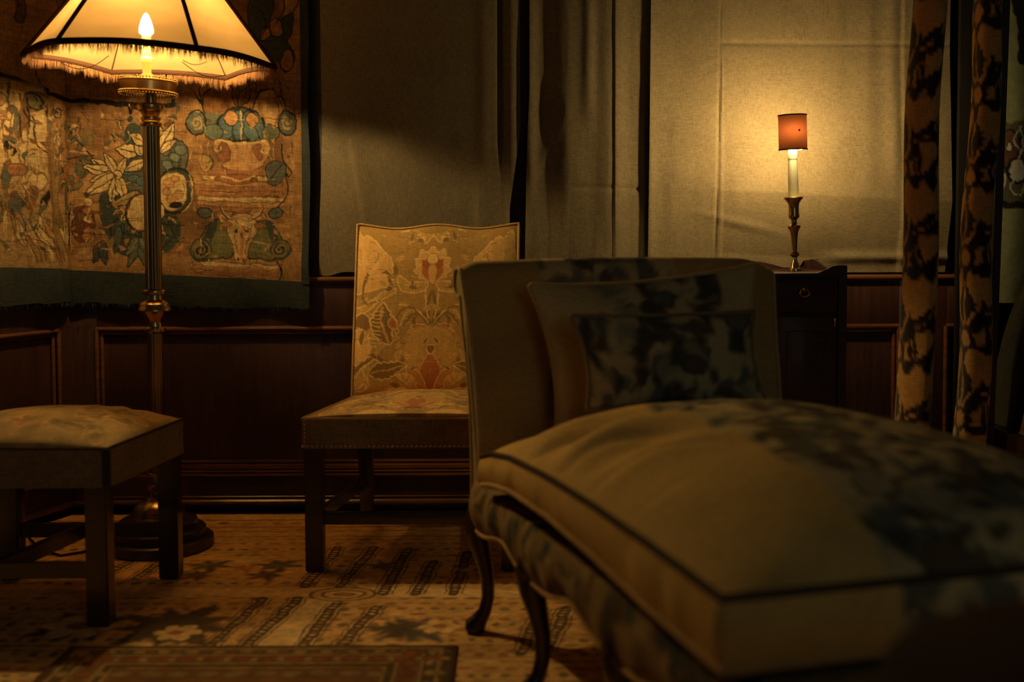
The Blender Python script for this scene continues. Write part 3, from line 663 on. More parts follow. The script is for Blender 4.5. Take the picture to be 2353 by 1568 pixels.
# ================================================================== CARPET AND RUG
def cm(px, py): v = fl(px, py); return (v.x * 100, v.y * 100)
def build_carpet():
    gx = np.concatenate([np.linspace(-260, -185, 20, endpoint=False), np.arange(-185, 45, .42), np.linspace(45, 200, 32)])
    gy = np.concatenate([np.linspace(-120, 250, 60, endpoint=False), np.arange(250, 418, .42)])
    GX, GY = np.meshgrid(gx, gy, indexing='ij')
    # keep the left edge clear of the angled wall
    lim = (CORNER.x * 100 + LDIR.x * 100 * np.clip((WY * 100 - GY) / 100 / abs(LDIR.y), 0, None)) + 8
    GXc = np.maximum(GX, lim)
    base, dark, red, blue, pale, rust = lin(160, 124, 76), lin(44, 38, 34), lin(112, 62, 42), lin(52, 54, 54), lin(172, 140, 94), lin(134, 82, 52)
    K = Canvas(GXc, GY, base, warp=.55, wscale=5, seed=3); y_all = K.y; x_all = K.x
    def seg(a, b, w, col): K.stroke([cm(*a), cm(*b)], w, col, .35, smooth=False)
    def ladder(a, b, w=3.2):
        A, B_ = np.array(cm(*a)), np.array(cm(*b)); d = B_ - A; L = np.hypot(*d); d /= L; n = np.array([-d[1], d[0]])
        K.stroke([A, B_], w, dark, .3, smooth=False)
        k = 0
        while k < L:
            c = A + d * (k + .8); K.ell(c[0], c[1], .75, .5, 0, random.choice([base, pale, rust]), None, 0, .3); k += 2.4
        for s_ in (-1, 1): K.stroke([A + n * s_ * (w / 2 + .9), B_ + n * s_ * (w / 2 + .9)], .45, dark, .3, smooth=False)
    dm = {red: lin(122, 80, 50), dark: lin(88, 70, 50), blue: lin(94, 84, 64), rust: lin(136, 94, 58), pale: pale}
    def dashes(py, x0, x1, col, ln=3.0, gap=2.2, h=1.0, cols=None):
        a = cm(x0, py); b = cm(x1, py); x = a[0]
        while x < b[0]:
            c = dm[random.choice(cols)]
            l_ = ln * random.uniform(.7, 1.3); K.ell(x + l_ / 2, a[1] + (b[1] - a[1]) * (x - a[0]) / (b[0] - a[0]), l_ / 2, h / 2 * random.uniform(.8, 1.3), 0, c, None, 0, .5); x += l_ + gap * random.uniform(.6, 1.3)
    # far guard bands
    for py, c, w in ((1196, dark, .8), (1212, rust, 1.6), (1222, dark, .6), (1234, dark, .6)): seg((-200, py + 3), (1300, py - 3), w, c)
    dashes(1203, -100, 1300, None, 4, 4, 2.2, [red, blue, rust, dark]); dashes(1217, -100, 1300, None, 5, 4, 1.2, [rust, red]); dashes(1240, -100, 1300, None, 3, 2, 1, [dark, red])
    # rows of small woven motifs between the guard lines
    rows = list(range(1250, 1345, 13)) + list(range(1376, 1500, 12)) + list(range(1505, 1600, 16))
    for i, py in enumerate(rows):
        dashes(py, -250, 1380, None, (3.6, 2.4, 4.4)[i % 3], (1.8, 2.4, 1.5)[i % 3], (1.9, 2.4, 1.5)[i % 3], ([rust, red], [dark, red, blue], [rust, pale, dark])[i % 3])
        if i % 2: seg((-250, py + 6), (1380, py + 6), .35, rust)
    # open plain fields
    def quad(pts, col): K.poly([cm(*p) for p in pts], col, None, 0, .5, smooth=False)
    quad([(395, 1352), (790, 1350), (1200, 1358), (1200, 1372), (395, 1372)], pale)
    quad([(578, 1492), (690, 1376), (770, 1376), (690, 1492)], pale); quad([(870, 1345), (880, 1258), (940, 1258), (905, 1345)], base)
    quad([(240, 1330), (300, 1290), (360, 1290), (320, 1330)], base)
    # stripes that run away from the viewer
    for a, b in (((470, 1494), (606, 1376)), ((556, 1494), (686, 1376)), ((690, 1494), (772, 1386)), ((776, 1494), (866, 1394)),
                 ((700, 1348), (780, 1258)), ((780, 1348), (862, 1258)), ((880, 1366), (940, 1262)), ((955, 1366), (996, 1290)),
                 ((225, 1330), (300, 1290)), ((310, 1330), (372, 1290)), ((1258, 1490), (1300, 1398)), ((1200, 1500), (1246, 1398)), ((1040, 1366), (1075, 1270))): ladder(a, b)
    # medallion on the plain band
    c = cm(790, 1366); K.ell(c[0], c[1], 8.5, 5.5, 0, base, dark, .6, .4); K.ell(c[0], c[1], 5.5, 3.2, 0, pale, dark, .5, .4); K.ell(c[0], c[1], 2.4, 1.4, 0, rust, dark, .4, .4)
    # star flowers
    def star(px, py, r, col, n=8, core=None, sq=1.0):
        c = cm(px, py)
        for i in range(n):
            a = 2 * math.pi * i / n + .2; K.leaf(c[0], c[1], r * (1 if i % 2 else .78), r * .42, math.degrees(a), col, None, None, .2, jag=.25)
        if core is not None:
            for i in range(6): a = 2 * math.pi * i / 6; K.ell(c[0] + r * .42 * math.cos(a), c[1] + r * .42 * math.sin(a), r * .27, r * .22, a, core, None, 0, .4)
            K.ell(c[0], c[1], r * .22, r * .2, 0, rust, None, 0, .4)
    star(400, 1440, 19, dark, 9, None); star(405, 1455, 9, dark, 6, pale); star(960, 1448, 12, blue, 8, None); star(640, 1300, 8.5, blue, 6); star(480, 1300, 8.5, blue, 6); star(560, 1288, 6, pale, 6); star(450, 1322, 7, dark, 6); star(610, 1322, 7, dark, 6)
    star(560, 1306, 5, rust, 6); star(1010, 1440, 8, rust, 7, pale); star(905, 1445, 8, dark, 6); star(880, 1300, 7, blue, 6); star(1100, 1310, 8, rust, 6, pale); star(120, 1310, 8, blue, 6, pale); star(180, 1440, 14, dark, 8, pale)
    K.mottle(18, 18, .22, 61); K.mottle(1.2, 1.2, .22, 62)
    V = np.stack([GXc / 100, GY / 100, -.001 + .002 * fbm(GXc / 9, GY / 9, 8, 2)], -1); Bk = V.copy(); Bk[..., 2] = -.0125
    o = grid_mesh('carpet', V, M['carpet'], None, np.clip((np.array(base) * .8 + (K.c - np.array(base) * .8) * .85) * 2.15, .003, .9), Bk)
    tag(o, 'large worn oriental carpet with striped compartments covering the floor', 'carpet')
build_carpet()
def build_rug():
    x0, x1, y0, y1 = -108, -13.2, 120, 280.5
    gx = np.arange(x0, x1 + .01, .6); gy = np.concatenate([np.linspace(y0, 252, 60, endpoint=False), np.linspace(252, y1, 70)]); GX, GY = np.meshgrid(gx, gy, indexing='ij')
    base, dark, red, green, pale, rust = lin(150, 108, 66), lin(66, 50, 34), lin(148, 78, 46), lin(72, 66, 46), lin(190, 150, 92), lin(146, 100, 60)
    K = Canvas(GX, GY, rust, warp=.4, wscale=5, seed=13)
    d = np.minimum(np.minimum(GX - x0, x1 - GX), np.minimum(GY - y0, y1 - GY)).ravel()
    e = d + .3 * (vnoise(GX.ravel() / 2, GY.ravel() / 2, 2) - .5)
    for a, b, c in ((0, 3.6, dark), (3.6, 4.4, pale), (4.4, 7.6, green), (7.6, 8.3, pale), (8.3, 13.5, lin(146, 108, 64)), (13.5, 14.1, pale), (14.1, 16, green), (16, 16.6, pale), (16.6, 99, lin(132, 88, 54))):
        K.tintzone(sm(e, a - .2, a + .2) * (1 - sm(e, b - .2, b + .2)), c)
    for k in np.arange(x0 + 6, x1 - 5, 6.4):
        K.ell(k, y1 - 6, 1.6, .9, 0, pale, None, 0, .4); K.ell(k + 3.2, y1 - 6, 1.0, .6, 0, rust, None, 0, .4)
        K.ell(k, y1 - 10.9, 2.3, 1.7, 0, red, dark, .3, .4); K.ell(k + 3.2, y1 - 10.9, 1.2, 1.0, 0, pale, None, 0, .4); K.ell(k + 1, y1 - 20, 2.4, 1.6, 0, lin(150, 130, 78), None, 0, .5)
    for k in np.arange(y0 + 6, y1 - 5, 6.4):
        for s_, xe in ((1, x0), (-1, x1)):
            K.ell(xe + s_ * 6, k, .9, 1.6, 0, pale, None, 0, .4); K.ell(xe + s_ * 10.9, k, 1.7, 2.3, 0, red, dark, .3, .4)
    K.mottle(8, 8, .25, 71); K.mottle(1, 1, .2, 72)
    edge = np.clip(np.minimum(np.minimum(GX - x0, x1 - GX), np.minimum(GY - y0, y1 - GY)) / 2.0, 0, 1)
    V = np.stack([GX / 100, GY / 100, .002 + .011 * np.sqrt(edge)], -1); Bk = V.copy(); Bk[..., 2] = .0016
    m_ = np.array(lin(124, 90, 54)); o = grid_mesh('rug', V, M['carpet'], None, np.clip(m_ + (K.c - m_) * .6, .003, .9), Bk)
    tag(o, 'small red bordered rug laid over the carpet in front', 'rug')
build_rug()

# ================================================================== FLOOR LAMP
def build_lamp():
    X, Y = (356 - CX) / 722.0, 3.74
    X -= .004
    root = thing('floor_lamp', 'tall brass floor lamp with cream hexagonal fringed silk shade', 'lamp', Vector((X, Y, 0)))
    c = (X, Y, .0005)
    MB().lathe([(.0, 0), (.168, 0), (.172, .004), (.172, .032), (.166, .037), (.148, .038), (.148, .062), (.143, .067), (.122, .068), (.122, .088), (.117, .092), (.0, .093)], 48, c, cap=False).build('base', M['darkwood'], root)
    MB().lathe([(.0, .088), (.084, .088), (.085, .10), (.083, .118), (.074, .138), (.056, .152), (.044, .157), (.044, .166), (.034, .168), (.030, .178), (.030, .19), (.041, .193), (.041, .203), (.030, .206), (.026, .22), (.026, .232), (.034, .236), (.034, .242), (.0255, .246), (.0, .247)], 40, c, cap=False).build('base_boss', M['brass'], root)
    fl_ = lambda a: 1 - .09 * (abs(math.sin(6 * a)) < .35)
    MB().lathe([(.0245, .24), (.0245, .70)], 96, c, flute=lambda a: 1 - .05 * max(0, math.cos(12 * a)) ** 2).build('lower_pole', M['darkbrass'], root)
    MB().lathe([(.0, .69), (.026, .69), (.0345, .697), (.0345, .706), (.024, .712), (.022, .725), (.030, .740), (.040, .752), (.046, .760), (.0515, .763), (.0515, .767), (.047, .774), (.045, .784), (.036, .792), (.026, .797), (.024, .812), (.0365, .817), (.0375, .822), (.0365, .827), (.028, .831), (0, .832)], 40, c, cap=False).build('collar', M['brass'], root)
    MB().lathe([(.0262, .825), (.0262, 1.365)], 120, c, flute=lambda a: 1 - .10 * max(0, math.cos(10 * a)) ** 3).build('upper_pole', M['darkbrass'], root)
    MB().lathe([(0, 1.345), (.030, 1.345), (.034, 1.350), (.034, 1.356), (.027, 1.361), (.026, 1.364), (.031, 1.368), (.031, 1.374), (.025, 1.380), (.030, 1.390), (.041, 1.397), (.043, 1.404), (.043, 1.412), (.038, 1.418), (.022, 1.42), (0, 1.42)], 40, c, cap=False).build('collar', M['brass'], root)
    MB().tube([(X - .04, Y, 1.406), (X - .066, Y, 1.409)], .006, 8).ball((X - .064, Y, 1.403), .011, 10, (.7, .6, 1.7)).build('thumb_screw', M['brass'], root)
    # everything above leans a little: right side lower
    T = Matrix.Translation((X, Y, 1.40)) @ Matrix.Rotation(.045, 4, 'Y') @ Matrix.Translation((-X, -Y, -1.40))
    MB().lathe([(.0185, 1.40), (.0185, 1.47)], 24, c).build('slide_tube', M['brass'], root)
    gz = 1.443
    T2 = Matrix.Translation((X - .007, Y, gz)) @ Matrix.Rotation(.05, 4, 'Y') @ Matrix.Translation((-X, -Y, -gz))
    gal = MB().lathe([(0, gz + .006), (.087, gz + .006), (.090, gz + .007), (.0925, gz + .010), (.090, gz + .013), (.087, gz + .014), (.087, gz + .041), (.090, gz + .042), (.0925, gz + .045), (.090, gz + .048), (.086, gz + .049), (.084, gz + .014), (0, gz + .012)], 64, c, cap=False)
    gal.xform(T2).build('gallery', M['brass'], root)
    bd = MB()
    for i in range(56):
        a = 2 * math.pi * i / 56; bd.ball((X + .0885 * math.cos(a), Y + .0885 * math.sin(a), gz + .052), .0032, 6); bd.ball((X + .086 * math.cos(a), Y + .086 * math.sin(a), gz + .004), .0042, 6)
    gb = bd.xform(T2).build('gallery_beading', M['brass'], root); gb['kind'] = 'stuff'
    xb = X - .009
    MB().lathe([(.0, 1.485), (.0165, 1.485), (.0165, 1.512), (.0135, 1.513), (.0135, 1.548), (.0165, 1.552), (.018, 1.562), (.0135, 1.565), (.0135, 1.632), (.0, 1.633)], 24, (xb, Y, 0), cap=False).build('candle_tube', M['candle'], root)
    MB().lathe([(.0, 1.632), (.015, 1.634), (.0225, 1.640), (.0225, 1.652), (.0195, 1.668), (.014, 1.684), (.007, 1.698), (.0, 1.704)], 24, (xb, Y, 0), cap=False).build('bulb', M['bulb'], root)
    # shade: six silk panels, each piped with braid
    zb, hgt, R0, R1 = 1.552, .33, .386, .128
    T3 = Matrix.Translation((X, Y, zb)) @ Matrix.Rotation(.040, 4, 'Y') @ Matrix.Translation((-X, -Y, -zb))
    ang = [math.radians(6.4 + 60 * k) for k in range(6)]
    sh = bpy.data.objects.new('shade', None); C.objects.link(sh); sh.parent = root; sh.location = Vector((0, 0, zb))
    cen = Vector((X + .002, Y, 0))
    bot = [cen + Vector((R0 * math.cos(a), R0 * math.sin(a), zb)) for a in ang]; top = [cen + Vector((R1 * math.cos(a), R1 * math.sin(a), zb + hgt)) for a in ang]
    for k in range(6):
        n, m_ = 26, 26; V = np.zeros((n, m_, 3))
        nrm = (bot[k] + bot[(k + 1) % 6]) / 2 - cen; nrm.z = 0; nrm.normalize()
        for i in range(n):
            for j in range(m_):
                a, b = i / (n - 1), j / (m_ - 1)
                p = (bot[k].lerp(bot[(k + 1) % 6], a)).lerp(top[k].lerp(top[(k + 1) % 6], a), b)
                sag = -.010 * math.sin(math.pi * a) * math.sin(math.pi * b)
                wr = .0045 * (float(vnoise(a * 9 + k * 13, b * 14 - a * 4, 17)) - .5) * math.exp(-b * 4.5) * math.sin(math.pi * a) ** .5
                p = p + nrm * (sag + wr); p.z -= .010 * math.sin(math.pi * a) * (1 - b) * (-1)
                V[i, j] = T3 @ p
        grid_mesh('shade_panel', V, M['silk'], sh)
    rimpts = []
    for k in range(6):
        for i in range(12):
            a = i / 12; p = bot[k].lerp(bot[(k + 1) % 6], a); p = p + Vector((0, 0, .010 * math.sin(math.pi * a))); rimpts.append(T3 @ p)
    br = MB().tube(rimpts, .0095, 8, closed=True, flat=1.0)
    for k in range(6): br.tube([T3 @ (bot[k].lerp(top[k], t) + (bot[k] - cen).normalized() * .0055) for t in (0, .25, .5, .75, 1)], .0062, 8)
    br.tube([T3 @ p for p in top], .006, 8, closed=True); br.build('braid', M['trim'], sh)
    fr = MB().bm
    ring = len(rimpts)
    for i in range(4600):
        u = random.uniform(0, ring); a = rimpts[int(u) % ring]; b = rimpts[(int(u) + 1) % ring]; p = a.lerp(b, u - int(u))
        cl = .68 + .5 * float(vnoise(u * 2.2, 0, 3)); L = .036 * cl * random.uniform(.75, 1.2); out = (p - cen); out.z = 0; out.normalize(); tn = Vector((-out.y, out.x, 0))
        p = p + out * random.uniform(-.003, .006); q = p + Vector((0, 0, -L)) + out * random.uniform(-.004, .006) + tn * random.uniform(-.005, .005)
        w = .00065; v = [fr.verts.new(p + tn * w), fr.verts.new(p - tn * w), fr.verts.new(p + out * w), fr.verts.new(q)]
        for t in ((0, 1, 3), (1, 2, 3), (2, 0, 3)): fr.faces.new([v[x] for x in t])
    me = bpy.data.meshes.new('fringe'); fr.to_mesh(me); fo = link('fringe', me, M['fringe'], sh); fo['kind'] = 'stuff'
    # loose threads of the trimming
    for (p0, p1, sg) in (((140, 144), (250, 128), 20), ((418, 142), (520, 172), 16), ((420, 138), (475, 142), 8)):
        a = at(p0[0], p0[1], Y - .22); b = at(p1[0], p1[1], Y - .10 if p1[1] > 150 else Y - .3)
        MB().tube([a.lerp(b, t) + Vector((0, 0, -sg / 712 * math.sin(math.pi * t))) for t in np.linspace(0, 1, 9)], .0011, 5).build('loose_thread', M['trim'], sh)
    # shade carrier inside
    cr = MB()
    for k in range(3):
        a = ang[k * 2] + .5; cr.tube([(xb + .02 * math.cos(a), Y + .02 * math.sin(a), 1.80), T3 @ (cen + Vector((R1 * math.cos(a) * .95, R1 * math.sin(a) * .95, zb + hgt)))], .002, 6)
    cr.build('shade_carrier', M['brass'], sh)
    cp = [Vector((X - .15, Y - .08, .012)), Vector((X - .20, Y - .07, .006)), Vector((X - .27, Y - .12, .006)), Vector((X - .36, Y - .05, .006)), Vector((X - .46, Y + .1, .006))]
    MB().tube(cp, .004, 8).build('power_cord', M['black'], root)
build_lamp()

# ================================================================== DAMASK PATTERN (shared by side chair and stool)
def damask(u, v, seed=1):
    """u, v in design units (1 unit = 1.5 mm); centred repeat of flower, acanthus and leaves, 370 x 400"""
    base, mid, light, cream, rust, dk = lin(150, 116, 62), lin(168, 130, 70), lin(188, 146, 84), lin(206, 168, 104), lin(156, 90, 50), lin(112, 84, 44)
    uu = np.abs(u)
    K = Canvas(uu, v, base, warp=3.0, wscale=24, seed=seed)
    # big side palmette
    K.poly([(185, 20), (165, 30), (150, 22), (120, 45), (100, 70), (92, 95), (105, 110), (98, 130), (120, 140), (150, 150), (185, 150)], light, cream, 2.6)
    for i in range(7): K.leaf(150, 120, 70 + 8 * (i % 2), 13, 60 + i * 20, lin(196, 154, 92) if i % 2 else light, None, cream if i % 3 == 0 else None, 1.5)
    K.poly([(185, 180), (170, 190), (140, 175), (110, 150), (84, 140), (90, 152), (120, 170), (150, 196), (185, 208)], mid, cream, 2.4)
    K.stroke([(150, 110), (160, 150), (150, 180), (120, 170)], 5, dk)
    # top sprig
    for a in (250, 290, 225, 315): K.leaf(0, -5, 48, 22, a, mid, cream, None, 2)
    K.poly([(0, -10), (60, -6), (100, 4), (80, 22), (40, 14), (0, 20)], lin(140, 108, 58))
    # centre flower
    for a, L, w in ((90, 52, 30), (60, 50, 30), (120, 50, 30), (30, 46, 26), (0, 42, 26), (-30, 36, 22)): K.leaf(0, 100, L, w, a, light, cream, None, 2.6)
    K.ell(0, 100, 24, 30, 0, rust, light, 2); K.ell(0, 112, 9, 22, 0, light, rust, 1.5); K.ell(14, 88, 8, 13, .5, lin(140, 76, 44)); K.ell(0, 76, 10, 12, 0, cream, rust, 1.4)
    K.poly([(12, 132), (50, 128), (74, 112), (72, 140), (50, 150), (20, 150)], mid, cream, 2.4)
    K.stroke([(2, 150), (8, 185), (2, 225)], 7, dk); K.stroke([(14, 150), (14, 170), (4, 225)], 3, cream)
    # curling stems and big serrated leaf
    for r in (0, 1, 2): K.stroke([(2, 235), (16 + 14 * r, 205 - 8 * r), (44 + 14 * r, 205 - 6 * r), (60 + 12 * r, 225)], 4 if r else 6, (dk, cream, dk)[r])
    K.leaf(92, 270, 96, 62, 78, dk, cream, lin(170, 130, 72), 2.6, jag=.22, bend=.1); K.ell(88, 222, 9, 12, 0, rust, cream, 1.6)
    for i in range(5): K.leaf(6, 238, 40 + i * 6, 14, 10 - i * 18, (rust, mid, light, mid, rust)[i], cream, None, 1.6)
    # side thistle
    K.ell(160, 230, 20, 26, .1, dk, cream, 2.5); K.poly([(180, 250), (150, 248), (138, 285), (150, 320), (176, 316)], light, cream, 2.6)
    for i in range(9): K.stroke([(112 + (i % 2) * 4, 205 + i * 9), (142 - (i % 3) * 4, 203 + i * 9)], 2, cream, smooth=False)
    K.stroke([(170, 330), (130, 300), (104, 310), (80, 330), (60, 300), (50, 280)], 7, dk); K.stroke([(168, 338), (130, 308), (104, 318), (80, 338)], 2.4, cream)
    # lower blossom
    K.ell(0, 285, 62, 52, 0, mid, None, 0, 14); K.ell(0, 285, 9, 10, 0, lin(120, 80, 42), cream, 2)
    K.poly([(0, 300), (14, 310), (20, 335), (12, 360), (0, 372)], rust, light, 2); K.leaf(14, 372, 64, 28, 52, lin(170, 112, 60), cream, None, 2); K.leaf(30, 360, 50, 20, 20, light, cream, None, 1.8)
    K.leaf(140, 340, 88, 40, 165, dk, cream, lin(176, 136, 76), 2.4, jag=.2); K.leaf(150, 375, 50, 20, 80, light, cream, None, 2); K.leaf(176, 385, 60, 22, 110, mid, cream, None, 2)
    for r in (24, 34, 44): K.ell(70, 398, r, r * .7, 0, (dk, mid, dk)[(r // 10) % 3], cream, 1.5, ring=3)
    rnd = random.Random(seed)
    for i in range(46):
        x_, y_ = rnd.uniform(20, 180), rnd.uniform(20, 390)
        K.leaf(x_, y_, rnd.uniform(16, 34), rnd.uniform(6, 12), rnd.uniform(20, 160), (mid, light, dk)[i % 3], cream if i % 4 == 0 else None, dk if i % 3 == 1 else None, 1.1, bend=rnd.uniform(-.3, .3))
    for i in range(90):
        x_, y_ = rnd.uniform(0, 180), rnd.uniform(0, 400); K.stroke([(x_, y_), (x_ + rnd.uniform(6, 22), y_ + rnd.uniform(-3, 3))], 1.3, (cream, dk, light)[i % 3], smooth=False)
    K.mottle(3, 26, .16, seed + 20); K.mottle(60, 60, .14, seed + 21)
    m_ = np.array(lin(158, 120, 66)); return np.clip((m_ + (K.c - m_) * .92) * 1.2, .004, .9)

def nails(root, pts, r=.0042):
    m = MB()
    for p in pts: m.ball(p, r, 6)
    o = m.build('nail_heads', M['brass'], root); o['kind'] = 'stuff'

# ================================================================== SIDE CHAIR
def build_chair():
    yf, yb = 3.44, 3.93
    Lf, Rf = -.620, .022; Lb, Rb = -.535, .010
    root = thing('side_chair', 'upholstered side chair in gold floral damask with tall back', 'chair', Vector((-.29, 3.70, 0)))
    # back slab: a across, b from top to seat
    na, nb = 190, 200
    a = np.linspace(0, 1, na); b = np.linspace(0, 1, nb); A, B = np.meshgrid(a, b, indexing='ij')
    ztop = 1.029 + .007 * np.cos((A - .5) * 4 * math.pi) + .004 * (np.abs(A - .5) * 2) ** 12
    zz = ztop + (.46 - ztop) * B; Yb = 4.075 + (3.955 - 4.075) * B
    xl = -.530 + (-.540 + .530) * B; xr = .024 + (.012 - .024) * B
    bul = .022 * (1 - np.abs(2 * A - 1) ** 6) * (1 - np.abs(2 * B - 1) ** 8)
    wr = .004 * (fbm(A * 9, B * 5, 4, 3) - .5) * (1 - np.abs(2 * A - 1) ** 4)
    V = np.stack([xl + (xr - xl) * A, Yb - .026 - bul - wr, zz], -1); Bk = V.copy(); Bk[..., 1] = Yb + .030
    col = np.clip(damask((A - .475) * 375, B * 392 - 2, 5) * 1.3, 0, .9)
    grid_mesh('backrest', V, M['damask'], root, col, Bk)
    e = np.concatenate([V[:, 0], V[-1, 1:]]); e2 = np.concatenate([V[0, ::-1], V[:, 0], V[-1]])
    pp = [Vector(p) + Vector((0, -.001, 0)) for p in e2[::6]]
    MB().tube(pp, .0042, 8).build('piping', M['piping'], root)
    nails(root, [(float(xr[-1, j]) + .001, float(Yb[-1, j]) + .004, float(zz[-1, j])) for j in range(4, nb, 5)], .003)
    # seat
    na, nb = 120, 90; A, B = np.meshgrid(np.linspace(0, 1, na), np.linspace(0, 1, nb), indexing='ij')   # b: front to back
    xl = Lf + (Lb + .02 - Lf) * B; xr = Rf + (Rb - .02 - Rf) * B; yy = yf + (yb + .05 - yf) * B
    cr = .040 * (1 - np.abs(2 * A - 1) ** 2.6) * (1 - np.abs(2 * B - .9) ** 3 * .9).clip(0)
    V = np.stack([xl + (xr - xl) * A, yy, .462 + cr], -1); Bk = V.copy(); Bk[..., 2] = .455
    col = damask((A - .5) * 420, 60 + (1 - B) * 330, 9)
    grid_mesh('seat', V, M['damask'], root, col, Bk)
    z0, z1 = .372, .458
    # apron: four covered rails
    fo = [(Lf, yf, 0), (Rf, yf, 0), (Rb - .02, yb + .05, 0), (Lb + .02, yb + .05, 0)]
    ap = MB()
    ring = [Vector(p) for p in fo]; cc = sum(ring, Vector()) / 4
    for i in range(4):
        p, q = ring[i], ring[(i + 1) % 4]; n = 12
        d = (q - p).normalized(); out = Vector((d.y, -d.x, 0))
        poly = [p + Vector((0, 0, z0)), q + Vector((0, 0, z0)), q + Vector((0, 0, z1)), p + Vector((0, 0, z1))]
        ap.prism([v + out * .002 for v in poly], -out * .03)
    ap.build('seat_rail', M['apron'], root, smooth=False)
    MB().tube([ring[3] + Vector((0, 0, .461)), ring[0] + Vector((0, 0, .461)), ring[1] + Vector((0, 0, .461)), ring[2] + Vector((0, 0, .461))], .0048, 8).build('piping', M['piping'], root)
    np_ = [(Lf + (Rf - Lf) * i / 46, yf - .003, z0 + .008) for i in range(47)] + [(Lf + .006, yf - .003, z0 + .01 + i * .0125) for i in range(7)]
    np_ += [(Lf + (Lb + .02 - Lf) * i / 36 - .003, yf + (yb + .05 - yf) * i / 36, z0 + .008) for i in range(1, 37)]
    nails(root, np_)
    # legs
    for s_, xx in ((-1, Lf + .030), (1, Rf - .030)):
        MB().post([(xx, yf + .028, .0015), (xx, yf + .028, z0 + .005)], (.0265, .0265), (.026, .026)).build('leg', M['mahogany'], root)
    for s_, xx in ((-1, -.505), (1, -.025)):
        MB().post([(xx + .012 * -s_ * -1, 4.13, .0015), (xx, 4.03, .17), (xx, 3.96, .37), (xx, 3.96, .46)], (.022, .024, .025, .025), (.022, .024, .025, .025)).build('leg', M['mahogany'], root)
    MB().boxr(Lf + .05, Rf - .05, yf + .016, yf + .040, .140, .178, .003).build('stretcher', M['mahogany'], root)
    for x0, x1 in ((Lf + .03, -.505), (Rf - .03, -.025)):
        MB().prism([(x0 - .010, yf + .05, .138), (x0 + .010, yf + .05, .138), (x0 + .010, yf + .05, .172), (x0 - .010, yf + .05, .172)], (x1 - x0, 4.03 - yf - .05, 0)).build('stretcher', M['mahogany'], root, smooth=False)
build_chair()

# ================================================================== STOOL
def build_stool():
    fR = Vector((-1.028, 2.955, 0)); bR = Vector((-.970, 3.43, 0)); bL = Vector((-1.495, 3.43, 0)); fL = Vector((-1.585, 2.955, 0))
    root = thing('upholstered_stool', 'square stool with worn gold damask top and straight dark legs', 'stool', Vector((-1.27, 3.19, 0)))
    na, nb = 110, 100; A, B = np.meshgrid(np.linspace(0, 1, na), np.linspace(0, 1, nb), indexing='ij')
    def bil(A, B): return np.stack([(fL.x * (1 - A) + fR.x * A) * (1 - B) + (bL.x * (1 - A) + bR.x * A) * B, fL.y * (1 - B) + bL.y * B, 0 * A], -1)
    V = bil(A, B); cr = .066 * ((1 - np.abs(2 * A - 1) ** 2.6) * (1 - np.abs(2 * B - 1) ** 2.6)) ** .62
    wr = .006 * np.sin((A * 1.6 + B) * 26) * bmp(A, .82, .16) * bmp(B, .55, .3) * (1 - np.abs(2 * A - 1) ** 4) + .004 * (fbm(A * 6, B * 6, 14, 3) - .5)
    V[..., 2] = .464 + cr + wr * (cr > .002); Bk = V.copy(); Bk[..., 2] = .455
    col = damask((A - .5) * 400, 20 + (1 - B) * 370, 15)
    base = np.array(lin(178, 146, 92)); wear = sm(fbm(A.ravel() * 4, B.ravel() * 4, 19), .35, .6)[:, None] * .7
    col = col * (1 - wear) + base * wear
    sp = np.zeros(A.size)
    for (x, y, r) in ((.68, .62, .05), (.78, .6, .03), (.55, .25, .05), (.72, .22, .05), (.85, .2, .04), (.6, .12, .05), (.9, .1, .04), (.5, .6, .06), (.35, .3, .07), (.42, .12, .06)):
        sp = np.maximum(sp, np.exp(-(((A.ravel() - x) / r) ** 2 + ((B.ravel() - y) / (r * 1.3)) ** 2)))
    col = col * (1 - .55 * sp[:, None]) + np.array(lin(84, 66, 36)) * .55 * sp[:, None]
    grid_mesh('seat', V, M['damask'], root, np.clip(col, .004, .9), Bk)
    z0, z1 = .362, .461; ring = [fL, fR, bR, bL]; ap = MB()
    for i in range(4):
        p, q = ring[i], ring[(i + 1) % 4]; d = (q - p).normalized(); out = Vector((d.y, -d.x, 0))
        ap.prism([v + out * .002 for v in (p + Vector((0, 0, z0)), q + Vector((0, 0, z0)), q + Vector((0, 0, z1)), p + Vector((0, 0, z1)))], -out * .03)
    ap.build('seat_rail', M['apron'], root, smooth=False)
    MB().tube([p + Vector((0, 0, .462)) for p in ring], .0045, 8, closed=True).build('piping', M['dark_piping'], root)
    MB().box((fR.x - .001, fR.y - .004, (z0 + z1) / 2), (.022, .006, z1 - z0), .002).build('corner_seam', M['dark_piping'], root)
    lg = [Vector((fR.x - .034, fR.y + .03, 0)), Vector((bR.x - .032, bR.y - .03, 0)), Vector((bL.x + .030, bL.y - .03, 0)), Vector((fL.x + .034, fL.y + .03, 0))]
    for p in lg: MB().post([(p.x, p.y, .0015), (p.x, p.y, z0 + .004)], (.0285, .0285), (.0285, .0285)).build('leg', M['mahogany'], root)
    def bar(p, q, z, h=.04, w=.022):
        d = (q - p).normalized(); o_ = Vector((d.y, -d.x, 0)) * w / 2
        MB().prism([p + o_ + Vector((0, 0, z - h / 2)), p - o_ + Vector((0, 0, z - h / 2)), p - o_ + Vector((0, 0, z + h / 2)), p + o_ + Vector((0, 0, z + h / 2))], q - p).build('stretcher', M['mahogany'], root, smooth=False)
    bar(lg[2], lg[1], .143); bar(lg[3], lg[0], .143)
    bar((lg[2] + lg[1]) / 2 - Vector((.02, 0, 0)), (lg[3] + lg[0]) / 2 - Vector((.03, 0, 0)), .143)
build_stool()

